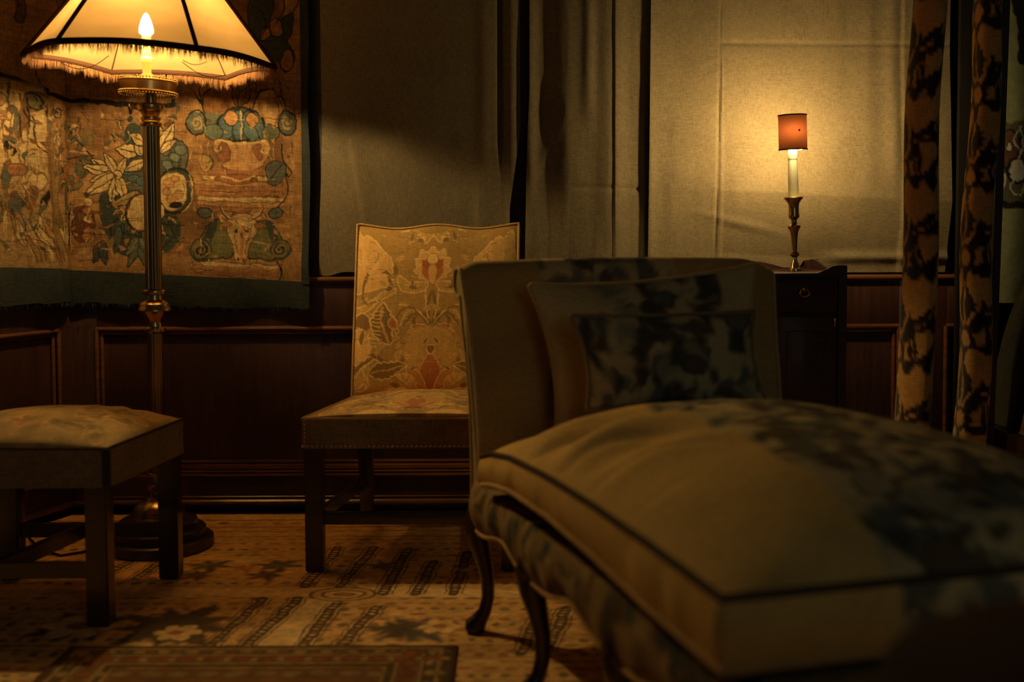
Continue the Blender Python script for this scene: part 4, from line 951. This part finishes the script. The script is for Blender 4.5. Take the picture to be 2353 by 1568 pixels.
# ================================================================== CHAISE LONGUE
CO = Vector((-.105, 2.95, 0)); CW = Vector((.959, .284, 0)); CL = Vector((.284, -.959, 0)); CWID = .83
def cp_(t, w, z): return CO + CL * t + CW * w + Vector((0, 0, z))
def cp_arr(T, Wd, Z): return np.stack([CO.x + CL.x * T + CW.x * Wd, CO.y + CL.y * T + CW.y * Wd, Z], -1)
def chaise_cols(T, Wd, strip=(.2, .6), k=1.0, seed=1, plain=(172, 138, 80)):
    """plain gold cloth with a broad woven floral strip down the middle"""
    x = T.ravel() * 100; y = Wd.ravel() * 100
    pl = np.array(lin(*plain)); ground = np.array(lin(186, 160, 112)); dk = np.array(lin(78, 68, 54)); bl = np.array(lin(102, 98, 80)); br = np.array(lin(98, 78, 52))
    c = np.tile(pl, (x.size, 1))
    K = Canvas(x, y, ground, warp=2.0, wscale=9, seed=seed)
    rnd = random.Random(seed)
    for i in range(int(520 * (strip[1] - strip[0]) / .5)):
        px_, py_ = rnd.uniform(-10, 160), rnd.uniform(strip[0] * 100 - 3, strip[1] * 100 + 3)
        K.leaf(px_, py_, rnd.uniform(3.5, 10), rnd.uniform(2, 4.6), rnd.uniform(0, 360), (dk, bl, br, dk, lin(140, 126, 96))[i % 5], None, None, .3, bend=rnd.uniform(-.25, .25))
    for i in range(70):
        px_, py_ = rnd.uniform(-5, 155), rnd.uniform(strip[0] * 100 + 4, strip[1] * 100 - 4); K.ell(px_, py_, rnd.uniform(1.6, 3.4), rnd.uniform(1.6, 3), 0, (bl, lin(150, 134, 100), br)[i % 3], dk, .5, .5)
    e = 2.5 * (vnoise(x / 6, y / 6, seed + 4) - .5)
    m = sm(y + e, strip[0] * 100 - 1, strip[0] * 100 + 1) * (1 - sm(y + e, strip[1] * 100 - 1, strip[1] * 100 + 1))
    c = c * (1 - m[:, None]) + K.c * m[:, None]
    c *= (1 + .2 * (fbm(x / 12, y / 12, seed + 8) - .5))[:, None]
    return np.clip(c, .004, .9)
def build_chaise():
    root = thing('chaise_longue', 'chaise longue with scrolled high back and carved cabriole legs', 'chaise', cp_(.7, .4, 0))
    # back: scrolled profile swept across the width
    prof = [(.085, .27), (.090, .40), (.085, .50), (.065, .62), (.040, .74), (.020, .83), (.008, .875), (.002, .905), (-.012, .925), (-.035, .932), (-.058, .926), (-.075, .908), (-.080, .886), (-.072, .866), (-.055, .856), (-.040, .862), (-.034, .85), (-.036, .80), (-.020, .70), (.0, .56), (.012, .42), (.014, .27)]
    P = Canvas.smooth(prof, 4, True); n = len(P); nw = 70; wv = np.linspace(0, 1, nw)
    T = np.tile(P[:, 0][:, None], (1, nw)); Z = np.tile(P[:, 1][:, None], (1, nw)); Wd = np.tile((wv * CWID)[None, :], (n, 1))
    flare = .022 * (np.clip((Z - .5) / .42, 0, 1)) ** 2
    Wd = Wd + flare * np.where(Wd < CWID / 2, -1, 1) * np.abs(2 * wv[None, :] - 1) ** 3
    Z = Z - (.030 * np.clip((wv - .90) / .10, 0, 1) ** 2 + .016 * np.clip((.05 - wv) / .05, 0, 1) ** 2)[None, :] * (Z > .7)
    Z = Z + .008 * np.sin(wv * math.pi)[None, :] * (Z > .8)
    V = cp_arr(T, Wd, Z); V = np.concatenate([V, V[:1]]); col = chaise_cols(np.concatenate([Z, Z[:1]]) + .3, np.concatenate([Wd, Wd[:1]]), (.19, .56), seed=31)
    grid_mesh('backrest', V, M['chaise'], root, col)
    for j in (0, -1):
        m = MB(); m.bm.faces.new([m.bm.verts.new(p) for p in V[:-1, j]]); m.build('end_panel', M['chaise_plain'], root, smooth=False)
        edge = [Vector(p) for p in V[:-1, j]]
        MB().tube(edge, .0055, 8, closed=True).build('piping', M['piping'], root)
    s0 = V[0, 0]
    # seat frame: padded apron with scalloped lower edge on both long sides and the foot
    def scal(t): return .292 - .030 * np.abs(np.cos((t - .0) / .475 * math.pi)) ** 3 + .012 * np.cos((t - .0) / .475 * 2 * math.pi * 2) * .5
    def apron(path, nrm_dir, L, seed):
        nt_, nz_ = 110, 16; S = np.linspace(0, 1, nt_); Q = np.linspace(0, 1, nz_); SS, QQ = np.meshgrid(S, Q, indexing='ij')
        zl = scal(SS * L); z = .390 + (zl - .390) * QQ; bul = .022 * np.sin(math.pi * np.clip(QQ * .9 + .06, 0, 1)) ** .7 + .004 * np.sin(SS * 60) * np.sin(math.pi * QQ)
        p0 = np.array(path(0)); p1 = np.array(path(1))
        V = p0[None, None, :] * (1 - SS[..., None]) + p1[None, None, :] * SS[..., None]; V = V + np.array(nrm_dir)[None, None, :] * bul[..., None]; V[..., 2] = z
        Bk = V - np.array(nrm_dir)[None, None, :] * .04
        x = SS.ravel() * L * 100; y = z.ravel() * 100
        K = Canvas(x, y, lin(140, 112, 70), warp=1.2, wscale=5, seed=seed); rnd = random.Random(seed)
        for i in range(int(L * 70)):
            K.leaf(rnd.uniform(0, L * 100), rnd.uniform(26, 40), rnd.uniform(4, 9), rnd.uniform(2, 4), rnd.uniform(0, 360), (lin(60, 56, 46), lin(96, 74, 44), lin(166, 136, 86), lin(70, 70, 62))[i % 4], None, None, .2, jag=.2)
        grid_mesh('apron', V, M['chaise'], root, np.clip(K.c, .004, .9), Bk)
        MB().tube([Vector(V[i, -1]) for i in range(0, nt_, 2)], .0065, 8).build('gimp_braid', M['piping'], root)
    LEN = 1.47
    apron(lambda s_: cp_(.06 + (LEN - .06) * s_, 0, 0), -CW, LEN - .06, 41)
    apron(lambda s_: cp_(LEN, CWID * s_, 0), CL, CWID, 43)
    apron(lambda s_: cp_(LEN + (.06 - LEN) * s_, CWID, 0), CW, LEN - .06, 45)
    poly = [cp_(.02, .02, .30), cp_(LEN - .02, .02, .30), cp_(LEN - .02, CWID - .02, .30), cp_(.02, CWID - .02, .30)]
    MB().prism(poly, (0, 0, .088)).build('seat_deck', M['chaise_plain'], root, smooth=False)
    # cabriole legs: knee, slim ankle, pad foot turned outwards
    def leg(t, w, out):
        b = cp_(t, w, 0); o = Vector(out).normalized()
        pts, rr = [], []
        for z, off, r in ((.330, -.004, .030), (.305, .014, .036), (.275, .024, .036), (.235, .020, .029), (.19, .008, .0225), (.14, -.002, .0185), (.09, -.002, .0165), (.055, .006, .0165), (.032, .020, .021), (.018, .030, .027), (.006, .032, .026), (.0016, .032, .018)):
            pts.append(b + o * off + Vector((0, 0, z))); rr.append(r)
        l_ = MB().tube(pts, rr, 14); ob = l_.build('leg', M['mahogany'], root)
        kn = MB()
        for a in (-.7, -.25, .25, .7):
            d = (Matrix.Rotation(a, 3, 'Z') @ o); kn.tube([b + o * .012 + d * .033 + Vector((0, 0, .305)), b + o * .015 + d * .036 + Vector((0, 0, .28)), b + o * .012 + d * .026 + Vector((0, 0, .235))], [.006, .009, .003], 6)
        kn.build('knee_carving', M['moulding'], ob)
    for t, o in ((.045, -CW * 1 - CL * .3), (.49, -CW), (1.0, -CW), (1.43, -CW + CL)): leg(t, .028, o)
    for t, o in ((.045, CW - CL * .3), (.49, CW), (1.0, CW), (1.43, CW + CL)): leg(t, CWID - .028, o)
    # ---- loose seat cushion
    t0, t1, w0, w1 = .215, 1.455, -.030, CWID + .012
    na, nb = 130, 120; A, B = np.meshgrid(np.linspace(0, 1, na), np.linspace(0, 1, nb), indexing='ij')
    # rounded rectangle mapping
    T = t0 + (t1 - t0) * A; Wd = w0 + (w1 - w0) * B
    prof_e = np.clip((1 - np.abs(2 * A - 1) ** 3.2) * (1 - np.abs(2 * B - 1) ** 2.3), 0, 1)
    edge_top = np.interp(T, [.215, .30, .45, .7, .95, 1.2, 1.455], [.480, .502, .520, .530, .530, .524, .513])
    cre = .019 * np.sin((A * 1.0 - B * .25) * 34 + 2 * np.sin(B * 7)) * bmp(B, .16, .16) * sm(B, 0, .06) * bmp(A, .38, .22)
    Zt = edge_top + .125 * prof_e ** .75 + cre + .012 * (fbm(A * 5, B * 5, 77, 3) - .5) * sm(prof_e, 0, .3)
    Tj = T; Wj = Wd
    ph = ((A - B * .32) * 7.5 + .35 * np.sin(B * 9) + .4 * fbm(A * 4, B * 4, 63, 2)) % 1.0
    Zt = Zt - .011 * np.exp(-((ph - .5) / .11) ** 2) * bmp(B, .10, .15) * sm(B, 0, .03) * bmp(A, .42, .26)
    V = cp_arr(Tj, Wj, Zt)
    edge_bot = np.interp(T, [.215, .30, .45, .7, .95, 1.2, 1.455], [.414, .430, .448, .452, .442, .424, .414])
    Bk = cp_arr(T, Wd, edge_bot - .012 * prof_e)
    root2 = thing('seat_cushion', 'thick feather seat cushion lying on the chaise longue', 'cushion', cp_(.85, .4, .40))
    col = chaise_cols(T, Wd, (.235, .80), seed=33, plain=(206, 164, 92))
    # the boxing (side band) as separate strip, top and bottom sheets
    grid_mesh('cushion_top', V, M['chaise'], root2, col)
    grid_mesh('cushion_bottom', Bk, M['chaise_plain'], root2)
    bd = lambda G: np.concatenate([G[:, 0], G[-1, 1:], G[-2::-1, -1], G[0, -2:0:-1]])
    bt, bb = bd(V), bd(Bk); n = len(bt); k = 10; Q = np.linspace(0, 1, k); cen = bt.mean(0)
    out = np.zeros((n, 3)); nA = na
    out[:na] = -np.array(CW); out[na:na + nb - 1] = np.array(CL); out[na + nb - 1:na + nb - 1 + na - 1] = np.array(CW); out[na + nb - 1 + na - 1:] = -np.array(CL)
    S = np.arange(n)
    SV = bt[:, None, :] * (1 - Q[None, :, None]) + bb[:, None, :] * Q[None, :, None]
    puck = .010 * np.sin(math.pi * Q)[None, :] + .006 * (vnoise(S / 5.0, S * 0., 6)[:, None] - .5) * np.sin(math.pi * Q)[None, :]
    SV = SV + out[:, None, :] * puck[..., None]; SV = np.concatenate([SV, SV[:1]])
    rel = SV - np.array(CO); Tt = rel @ np.array(CL); Ww = rel @ np.array(CW)
    grid_mesh('boxing', SV, M['chaise'], root2, chaise_cols(Tt + (SV[..., 2] - .45), Ww, (.235, .80), seed=33, plain=(206, 164, 92)))
    for e in (bt, bb): MB().tube([Vector(p) for p in e[::3]], .0065, 8, closed=True).build('piping', M['piping'] if e is bb else M['dark_piping'], root2)

def pillow(name, label, t_b, w_a, w_b, z_b, hgt, lean, puff, sag, strip, seed, plain=(120, 108, 78), tilt_top=0, flange=0.0, inset=(0, 0), pip='piping'):
    na, nb = 80, 80; A, B = np.meshgrid(np.linspace(0, 1, na), np.linspace(0, 1, nb), indexing='ij')   # a across, b up
    u = 2 * A - 1; v = 2 * B - 1
    cx_ = (w_a + w_b) / 2; hw = (w_b - w_a) / 2
    # pulled-in sides, pointed corners
    Wd = cx_ + hw * u * (1 - .09 * (1 - v ** 2)) + inset[0] * (1 - B) * (u < 0) * np.abs(u)
    Zc = z_b + hgt * (.5 + .5 * v * (1 - sag * (1 - u ** 2))) + tilt_top * u * B
    Tc = t_b - lean * B
    th = puff * ((1 - np.abs(u) ** 2.6) * (1 - np.abs(v) ** 2.6)) ** .62 + .004
    wr = .008 * (fbm(A * 7, B * 7, seed + 3, 3) - .5) * (1 - np.abs(u) ** 4)
    Vf = cp_arr(Tc + th * .6 + wr, Wd, Zc); Vb = cp_arr(Tc - th * .4, Wd, Zc)
    root = thing(name, label, 'cushion', cp_(t_b, cx_, z_b))
    col = chaise_cols((1 - B) * hgt + .3, Wd, strip, seed=seed, plain=plain)
    grid_mesh('cover', Vf, M['chaise'], root, col, Vb)
    bd = np.concatenate([Vf[:, 0], Vf[-1, 1:], Vf[-2::-1, -1], Vf[0, -2:0:-1]]); bd2 = np.concatenate([Vb[:, 0], Vb[-1, 1:], Vb[-2::-1, -1], Vb[0, -2:0:-1]])
    MB().tube([Vector(p) for p in ((bd + bd2) / 2)[::2]], .0062, 8, closed=True).build('piping', M[pip], root)
build_chaise()
pillow('back_pillow', 'large piped pillow leaning on the chaise back with woven strip', .185, .118, .735, .50, .40, .075, .085, .10, (.27, .62), 51, (198, 168, 112), tilt_top=.022, inset=(.045, 0))
pillow('front_pillow', 'dark green floral pillow propped in front of the large one', .345, .165, .64, .60, .212, .06, .06, .06, (.0, 1.0), 57, (120, 120, 86), inset=(.02, 0), pip='apron')

# ================================================================== COMMODE WITH CANDLE LAMP
def build_commode():
    x0, x1, y0, y1, zt = .60, 1.072, 3.75, 4.20, .874
    root = thing('tray_top_commode', 'dark mahogany tray top commode with wavy gallery by the curtain', 'cabinet', Vector(((x0 + x1) / 2, 3.98, 0)))
    MB().boxr(x0 + .002, x1 - .002, y0 + .002, y1 - .002, zt - .014, zt, .002).build('top', M['commode'], root)
    MB().boxr(x0 + .012, x1 - .012, y0 + .016, y1, .18, zt - .014, .002).build('carcass', M['commode'], root)
    for xx in (x0 + .014, x1 - .014):
        for yy in (y0 + .014, y1 - .014): MB().post([(xx, yy, .0015), (xx, yy, zt + .0245)], (.0125, .0135), (.0125, .0135), .002).build('leg', M['commode'], root)
    # gallery pieces with cut profiles
    def gal(xs_, hs, y, d=.010):
        top = [(x, y, zt + h) for x, h in zip(xs_, hs)]
        MB().prism([(xs_[0], y, zt - .012)] + top + [(xs_[-1], y, zt - .012)], (0, d, 0)).build('gallery', M['commode'], root, smooth=False)
    sf = F / 3.75; fx = lambda p: (p - CX) / sf
    gal([x0 + .028, x0 + .046, x0 + .058, x0 + .066, x0 + .076] , [.025, .0235, .016, .009, .001], y0)
    gal([fx(1882), fx(1890), fx(1897), fx(1903), fx(1912), fx(1926), x1 - .028], [.001, .006, .011, .013, .021, .025, .025], y0)
    sb = F / 4.18; bx = lambda p: (p - CX) / sb
    gal([x0 + .03, bx(1650), bx(1690), bx(1728), bx(1750), bx(1775), bx(1800), bx(1840), bx(1852), bx(1862), bx(1872), bx(1885), bx(1893), x1 - .03], [.04, .038, .036, .030, .026, .018, .006, .006, .012, .018, .030, .036, .036, .03], y1 - .012)
    for xx in (x0 + .003, x1 - .013):
        yy = [y0 + .028, y0 + .08, y0 + .12, y0 + .20, y0 + .26, y0 + .36, y1 - .03]; hh = [.025, .022, .012, .010, .018, .034, .036]
        MB().prism([(xx, yy[0], zt - .012)] + [(xx, a, zt + h) for a, h in zip(yy, hh)] + [(xx, yy[-1], zt - .012)], (.010, 0, 0)).build('gallery', M['commode'], root, smooth=False)
    dr = MB().boxr(x0 + .03, x1 - .03, y0 + .004, y0 + .03, zt - .128, zt - .022, .003).build('drawer', M['commode'], root)
    for cx_ in ((x0 + x1) / 2 - .10, (x0 + x1) / 2 + .098):
        zc = zt - .052
        h = MB().ball((cx_, y0 + .001, zc), .006, 10)
        pts = [(cx_ - .012 , y0 - .004, zc - .004), (cx_ - .0155, y0 - .006, zc - .014), (cx_ - .009, y0 - .007, zc - .021), (cx_, y0 - .007, zc - .023), (cx_ + .009, y0 - .007, zc - .021), (cx_ + .0155, y0 - .006, zc - .014), (cx_ + .012, y0 - .004, zc - .004), (cx_, y0 - .003, zc + .001)]
        h.tube(pts, .0021, 8, closed=True); h.build('handle', M['brass'], dr)
    for a, b in ((x0 + .03, (x0 + x1) / 2 - .002), ((x0 + x1) / 2 + .002, x1 - .03)):
        d = MB().boxr(a, b, y0 + .006, y0 + .03, .20, zt - .138, .003).build('door', M['commode'], root)
        MB().boxr(a + .04, b - .04, y0 + .002, y0 + .012, .25, zt - .185, .004).build('door_panel', M['commode'], d)
    MB().boxr(x1 - .041, x1 - .037, y0 + .0, y0 + .01, zt - .17, zt - .145, .0008).build('hinge', M['brass'], root)
    return zt
ZC = build_commode()
def build_candle():
    s = F / 3.95; b = at(1827, 627, 3.95); b.z = ZC
    root = thing('candlestick_lamp', 'turned brass candlestick lamp with small red paper shade', 'lamp', b.copy())
    T = Matrix.Translation(b) @ Matrix.Rotation(-.030, 4, 'Y')
    H = lambda py: (628 - py) / s
    pr = [(627, 14), (622, 13.5), (620, 11), (612, 9), (603, 5.5), (596, 5), (592, 9.5), (589, 11), (586, 10), (581, 5.5), (565, 6.5), (548, 7.5), (538, 9), (533, 11), (530, 13), (526, 15), (523, 14.5), (519, 8), (514, 6), (509, 7), (505, 12), (501, 13), (497, 12), (478, 11.5), (472, 13), (466, 17), (462, 21), (459.5, 22), (458, 21), (459, 12)]
    MB().lathe([(0, .0008)] + [(r / s, H(y)) for y, r in pr] + [(0, H(459))], 32, cap=False).xform(T).build('candlestick', M['brass'], root)
    MB().lathe([(0, H(458)), (12 / s, H(458)), (10.7 / s, H(380)), (10.4 / s, H(372)), (0, H(371))], 24, cap=False).xform(T).build('candle_tube', M['candle'], root)
    MB().lathe([(0, H(372)), (10.6 / s, H(372)), (11 / s, H(368)), (10.2 / s, H(364)), (10.9 / s, H(361)), (10 / s, H(357)), (9.6 / s, H(350)), (8.5 / s, H(346)), (0, H(346))], 24, cap=False).xform(T).build('shade_holder', M['candle'], root)
    MB().lathe([(0, H(327)), (6 / s, H(325)), (10 / s, H(318)), (11.5 / s, H(308)), (9.5 / s, H(297)), (5 / s, H(290)), (0, H(287))], 20, (0, -.017, 0), cap=False).xform(T).build('bulb', M['bulb2'], root)
    MB().lathe([(0, H(347)), (4.5 / s, H(346)), (4.5 / s, H(327)), (0, H(327))], 14, (0, -.006, 0), cap=False).xform(T).build('bulb_socket', M['candle'], root)
    n = 64; SA0, SA1 = math.radians(184), math.radians(356); a = np.linspace(SA0, SA1, n); hh = np.linspace(H(350), H(272), 14); A_, Hh = np.meshgrid(a, hh, indexing='ij')
    r = 32.5 / s
    V = np.stack([r * np.cos(A_) + .001, r * np.sin(A_), Hh], -1).reshape(-1, 3); V = np.array([T @ Vector(v) for v in V]).reshape(n, 14, 3)
    sh = grid_mesh('shade', V, M['redshade'], root)
    for z in (H(350), H(272)): MB().tube([T @ Vector((r * math.cos(q) + .001, r * math.sin(q), z)) for q in np.linspace(SA0, SA1, 48)], .0022, 6).build('shade_binding', M['trim'], sh)
    MB().ball(T @ Vector((9 / s, -r * .965, H(308))), .0035, 8).build('shade_stud', M['black'], sh)
    for q in (3.6, 4.7, 5.8): MB().tube([T @ Vector((11 / s * math.cos(q), 11 / s * math.sin(q), H(352))), T @ Vector((r * math.cos(q), r * math.sin(q), H(349)))], .0012, 5).build('shade_prong', M['brass'], root)
build_candle()

# ================================================================== FOUR-POSTER BED
def velvet_cols(u, v, seed):
    """brown scrolling leaves on gold ground, u across (units), v down"""
    gold, brown = lin(190, 138, 76), lin(40, 28, 22)
    K = Canvas(u, v, gold, warp=3.0, wscale=16, seed=seed); rnd = random.Random(seed)
    vmin, vmax = v.min(), v.max(); y = vmin - 60; i = 0
    while y < vmax + 60:
        for s_ in (-1, 1):
            K.stroke([(0, y + 70), (s_ * 10, y + 40), (s_ * 34, y + 18), (s_ * 52, y + 34), (s_ * 40, y + 52)], 7, brown)
            for k, (dx, dy, L, w, a) in enumerate(((8, 44, 34, 15, 70), (20, 26, 36, 17, 40), (36, 20, 34, 16, 5), (48, 30, 30, 15, -40), (46, 46, 24, 12, -100), (26, 36, 24, 12, -70), (10, 58, 26, 13, 10))):
                K.leaf(s_ * dx, y + dy, L, w, a if s_ > 0 else 180 - a, brown, None, gold if k % 2 else None, 1, bend=.2 * s_)
            K.leaf(s_ * 78, y + 80, 44, 26, 90, brown, None, gold, 1, jag=.22)
        K.leaf(0, y + 36, 44, 30, 90, brown, None, gold, 1, jag=.2); K.ell(0, y + 50, 9, 8, 0, gold, brown, 5); y += 80
    K.mottle(20, 40, .2, seed + 2)
    return np.clip(K.c, .004, .9)
def curtain(name, label, pts_top, pts_bot, z0, z1, seed, du, v_off=0):
    """hanging curtain: plan curve at the top and at the bottom, blended downwards"""
    P0 = Canvas.smooth(pts_top, 10, False); P1 = Canvas.smooth(pts_bot, 10, False); n = len(P0); nz = 190
    b = np.linspace(0, 1, nz); V = np.zeros((n, nz, 3))
    L = np.concatenate([[0], np.cumsum(np.hypot(*np.diff(P0, axis=0).T))])
    for j, t in enumerate(b):
        P = P0 * (1 - t) + P1 * t; V[:, j, :2] = P; V[:, j, 2] = z1 + (z0 - z1) * t
    V[..., 1] += .006 * np.sin(V[..., 2] * 9 + seed); V[..., 0] += .006 * np.sin(V[..., 2] * 6.5 + seed * 2)
    U = np.tile((L * 300 - du)[:, None], (1, nz)); Vv = (1.4 - V[..., 2]) * 300
    Bk = V.copy(); Bk[..., 1] += .004
    o = grid_mesh(name, V, M['bedcurtain'], None, velvet_cols(U, Vv, seed), Bk)
    return tag(o, label, 'bed curtain')
def build_bed():
    D1 = 3.40; k1 = D1 / F
    X = lambda p, D=D1: (p - CX) * D / F
    # nearer curtain: left return lit by the candle lamp, broad front in shadow
    curtain('bed_curtain', 'patterned velvet bed curtain nearest the commode, gathered at the bed corner',
            [(X(2165) + .03, 3.60), (X(2126), 3.52), (X(2121), 3.44), (X(2146), 3.385), (X(2168), 3.395), (X(2180), 3.45), (X(2180), 3.54), (X(2172), 3.62)],
            [(X(2130) + .03, 3.62), (X(2086), 3.52), (X(2079), 3.43), (X(2110), 3.385), (X(2134), 3.395), (X(2150), 3.45), (X(2152), 3.54), (X(2146), 3.62)], .02, 1.95, 83, 40)
    X2 = lambda p: (p - CX) * 3.86 / F
    curtain('bed_curtain', 'narrow patterned bed curtain hanging farther back against the bed post',
            [(X2(2258), 3.95), (X2(2253), 3.88), (X2(2262), 3.85), (X2(2290), 3.85), (X2(2303), 3.88)],
            [(X2(2214), 3.95), (X2(2208), 3.88), (X2(2220), 3.85), (X2(2262), 3.85), (X2(2277), 3.88)], .02, 1.95, 87, 18)
    root = thing('four_poster_bed', 'dark four poster bed with embroidered green headcloth at right edge', 'bed', Vector((2.2, 3.6, 0)))
    tp, bt = at(2309, 0, 3.92), at(2283, 700, 3.92); d = (bt - tp); sl = d.x / d.z
    px_ = lambda z: tp.x + sl * (z - tp.z)
    MB().post([(px_(z), 3.92, z) for z in (.0015, .7, 1.95)], (.013, .013, .013), (.016, .016, .016), .003).build('bed_post', M['darkwood'], root)
    MB().post([(3.2, 3.92, z) for z in (.0015, .7, 1.95)], (.04, .035, .03), (.04, .035, .03), .003).build('bed_post', M['darkwood'], root)
    MB().boxr((2192 - CX) * 4.2 / F, (2300 - CX) * 4.2 / F, 4.17, 4.195, .015, 1.95, .004).build('dark_gap_panel', M['black'], root)  # black panel added to stand in for the dark void between the bed curtains
    # headcloth: pale green silk with embroidered bands
    yh = 4.16; sh = F / yh
    gx = np.linspace(2282, 2700, 150); gy = np.linspace(-90, 700, 260); GX, GY = np.meshgrid(gx, gy, indexing='ij')
    green, dk, pale, br = lin(128, 130, 98), lin(30, 28, 24), lin(190, 186, 168), lin(96, 66, 50)
    K = Canvas(GX, GY, green, warp=3, wscale=14, seed=91)
    K.poly([(2330, -95), (2720, -95), (2720, 150), (2600, 168), (2480, 150), (2400, 170), (2330, 160), (2322, 100)], dk)
    for i in range(10): K.ell(2350 + i * 34, 60 + 30 * math.sin(i * 1.3), 9, 7, 0, br, lin(120, 100, 84), 1.5); K.ell(2346 + i * 34, 100, 5, 4, 0, pale, None)
    K.poly([(2270, 300), (2310, 292), (2360, 285), (2720, 290), (2720, 470), (2270, 470)], lin(84, 80, 64))
    for i in range(9):
        x = 2300 + i * 46
        K.poly([(x - 14, 330), (x + 4, 310), (x + 26, 330), (x + 20, 370), (x + 2, 390), (x - 10, 370)], br, dk, 4); K.ell(x + 6, 345, 6, 8, 0, pale, dk, 2); K.ell(x + 26, 398, 20, 24, 0, pale, dk, 7); K.stroke([(x - 20, 300), (x - 8, 340), (x - 18, 370), (x, 420), (x - 14, 450)], 3.5, pale); K.stroke([(x + 30, 300), (x + 16, 330), (x + 36, 380), (x + 10, 440), (x + 34, 455)], 3, pale)
    K.stroke([(2270, 478), (2720, 474)], 16, dk, smooth=False)
    K.mottle(10, 10, .2, 92)
    V = np.stack([(GX - CX) / sh, yh - .02 - .01 * np.sin(GX / 26) - .01 * (fbm(GX / 60, GY / 90, 6, 2)), CAMZ - (GY - 540) / sh], -1); Bk = V.copy(); Bk[..., 1] += .004
    grid_mesh('headcloth', V, M['bedcloth'], root, np.clip(K.c, .004, .9), Bk)
    MB().boxr(px_(.5) + .02, 3.18, 2.2, 4.1, .0015 + .12, .34, .01).build('bed_frame', M['darkwood'], root)
    for xx, yy in ((px_(.3) + .06, 2.26), (3.1, 2.26)): MB().post([(xx, yy, .0015), (xx, yy, .14)], (.04, .04), (.04, .04), .004).build('bed_foot', M['darkwood'], root)
    # pillow and coverlet
    def lump(name, label, cat, cx_, cy_, z0, sx, sy, h, mat, p=3.0, seed=1, wr=.01):
        na, nb = 70, 60; A, B = np.meshgrid(np.linspace(-1, 1, na), np.linspace(-1, 1, nb), indexing='ij')
        hgt = h * (np.clip(1 - np.abs(A) ** p, 0, 1) * np.clip(1 - np.abs(B) ** p, 0, 1)) ** .45
        V = np.stack([cx_ + sx * A * (1 - .03 * B * B), cy_ + sy * B * (1 - .03 * A * A), z0 + .006 + hgt + wr * (fbm(A * 4, B * 4, seed, 3) - .5) * (hgt > .01)], -1); Bk = V.copy(); Bk[..., 2] = z0
        o = grid_mesh(name, V, mat, None, None, Bk); return tag(o, label, cat)
    xl = px_(.5)
    lump('bed_coverlet', 'tan quilted coverlet mounded over the mattress beside the bed curtain', 'coverlet', xl + .75, 3.14, .342, .715, .72, .54 , M['coverlet'], 5.0, 4, .03)
    na = 60
    lump('bolster', 'dark bolster pillow at the head of the bed', 'pillow', xl + .66, 4.02, .342, .60, .095, .70, M['darkcloth'], 3.0, 8, .02)
build_bed()

# ================================================================== NEAR TABLE
def build_table():
    c = Vector((.60, .95, 0)); z = .612
    root = thing('round_side_table', 'dark round wooden table close in the lower right corner', 'table', c)
    MB().lathe([(0, z - .022), (.262, z - .022), (.278, z - .018), (.285, z - .010), (.284, z - .003), (.278, z), (0, z)], 72, (c.x, c.y, 0), cap=False).build('table_top', M['mattwood'], root)
    MB().lathe([(0, .10), (.045, .10), (.05, .14), (.032, .17), (.028, .26), (.042, .32), (.034, .40), (.024, .48), (.032, .55), (.06, z - .022), (0, z - .022)], 28, (c.x, c.y, 0), cap=False).build('pedestal', M['mattwood'], root)
    for k in range(3):
        a = k * 2 * math.pi / 3 + .5; d = Vector((math.cos(a), math.sin(a), 0))
        MB().tube([c + d * .03 + Vector((0, 0, .15)), c + d * .10 + Vector((0, 0, .14)), c + d * .18 + Vector((0, 0, .07)), c + d * .24 + Vector((0, 0, .026)), c + d * .28 + Vector((0, 0, .0215))], [.024, .024, .018, .016, .020], 10).build('leg', M['mattwood'], root)
build_table()
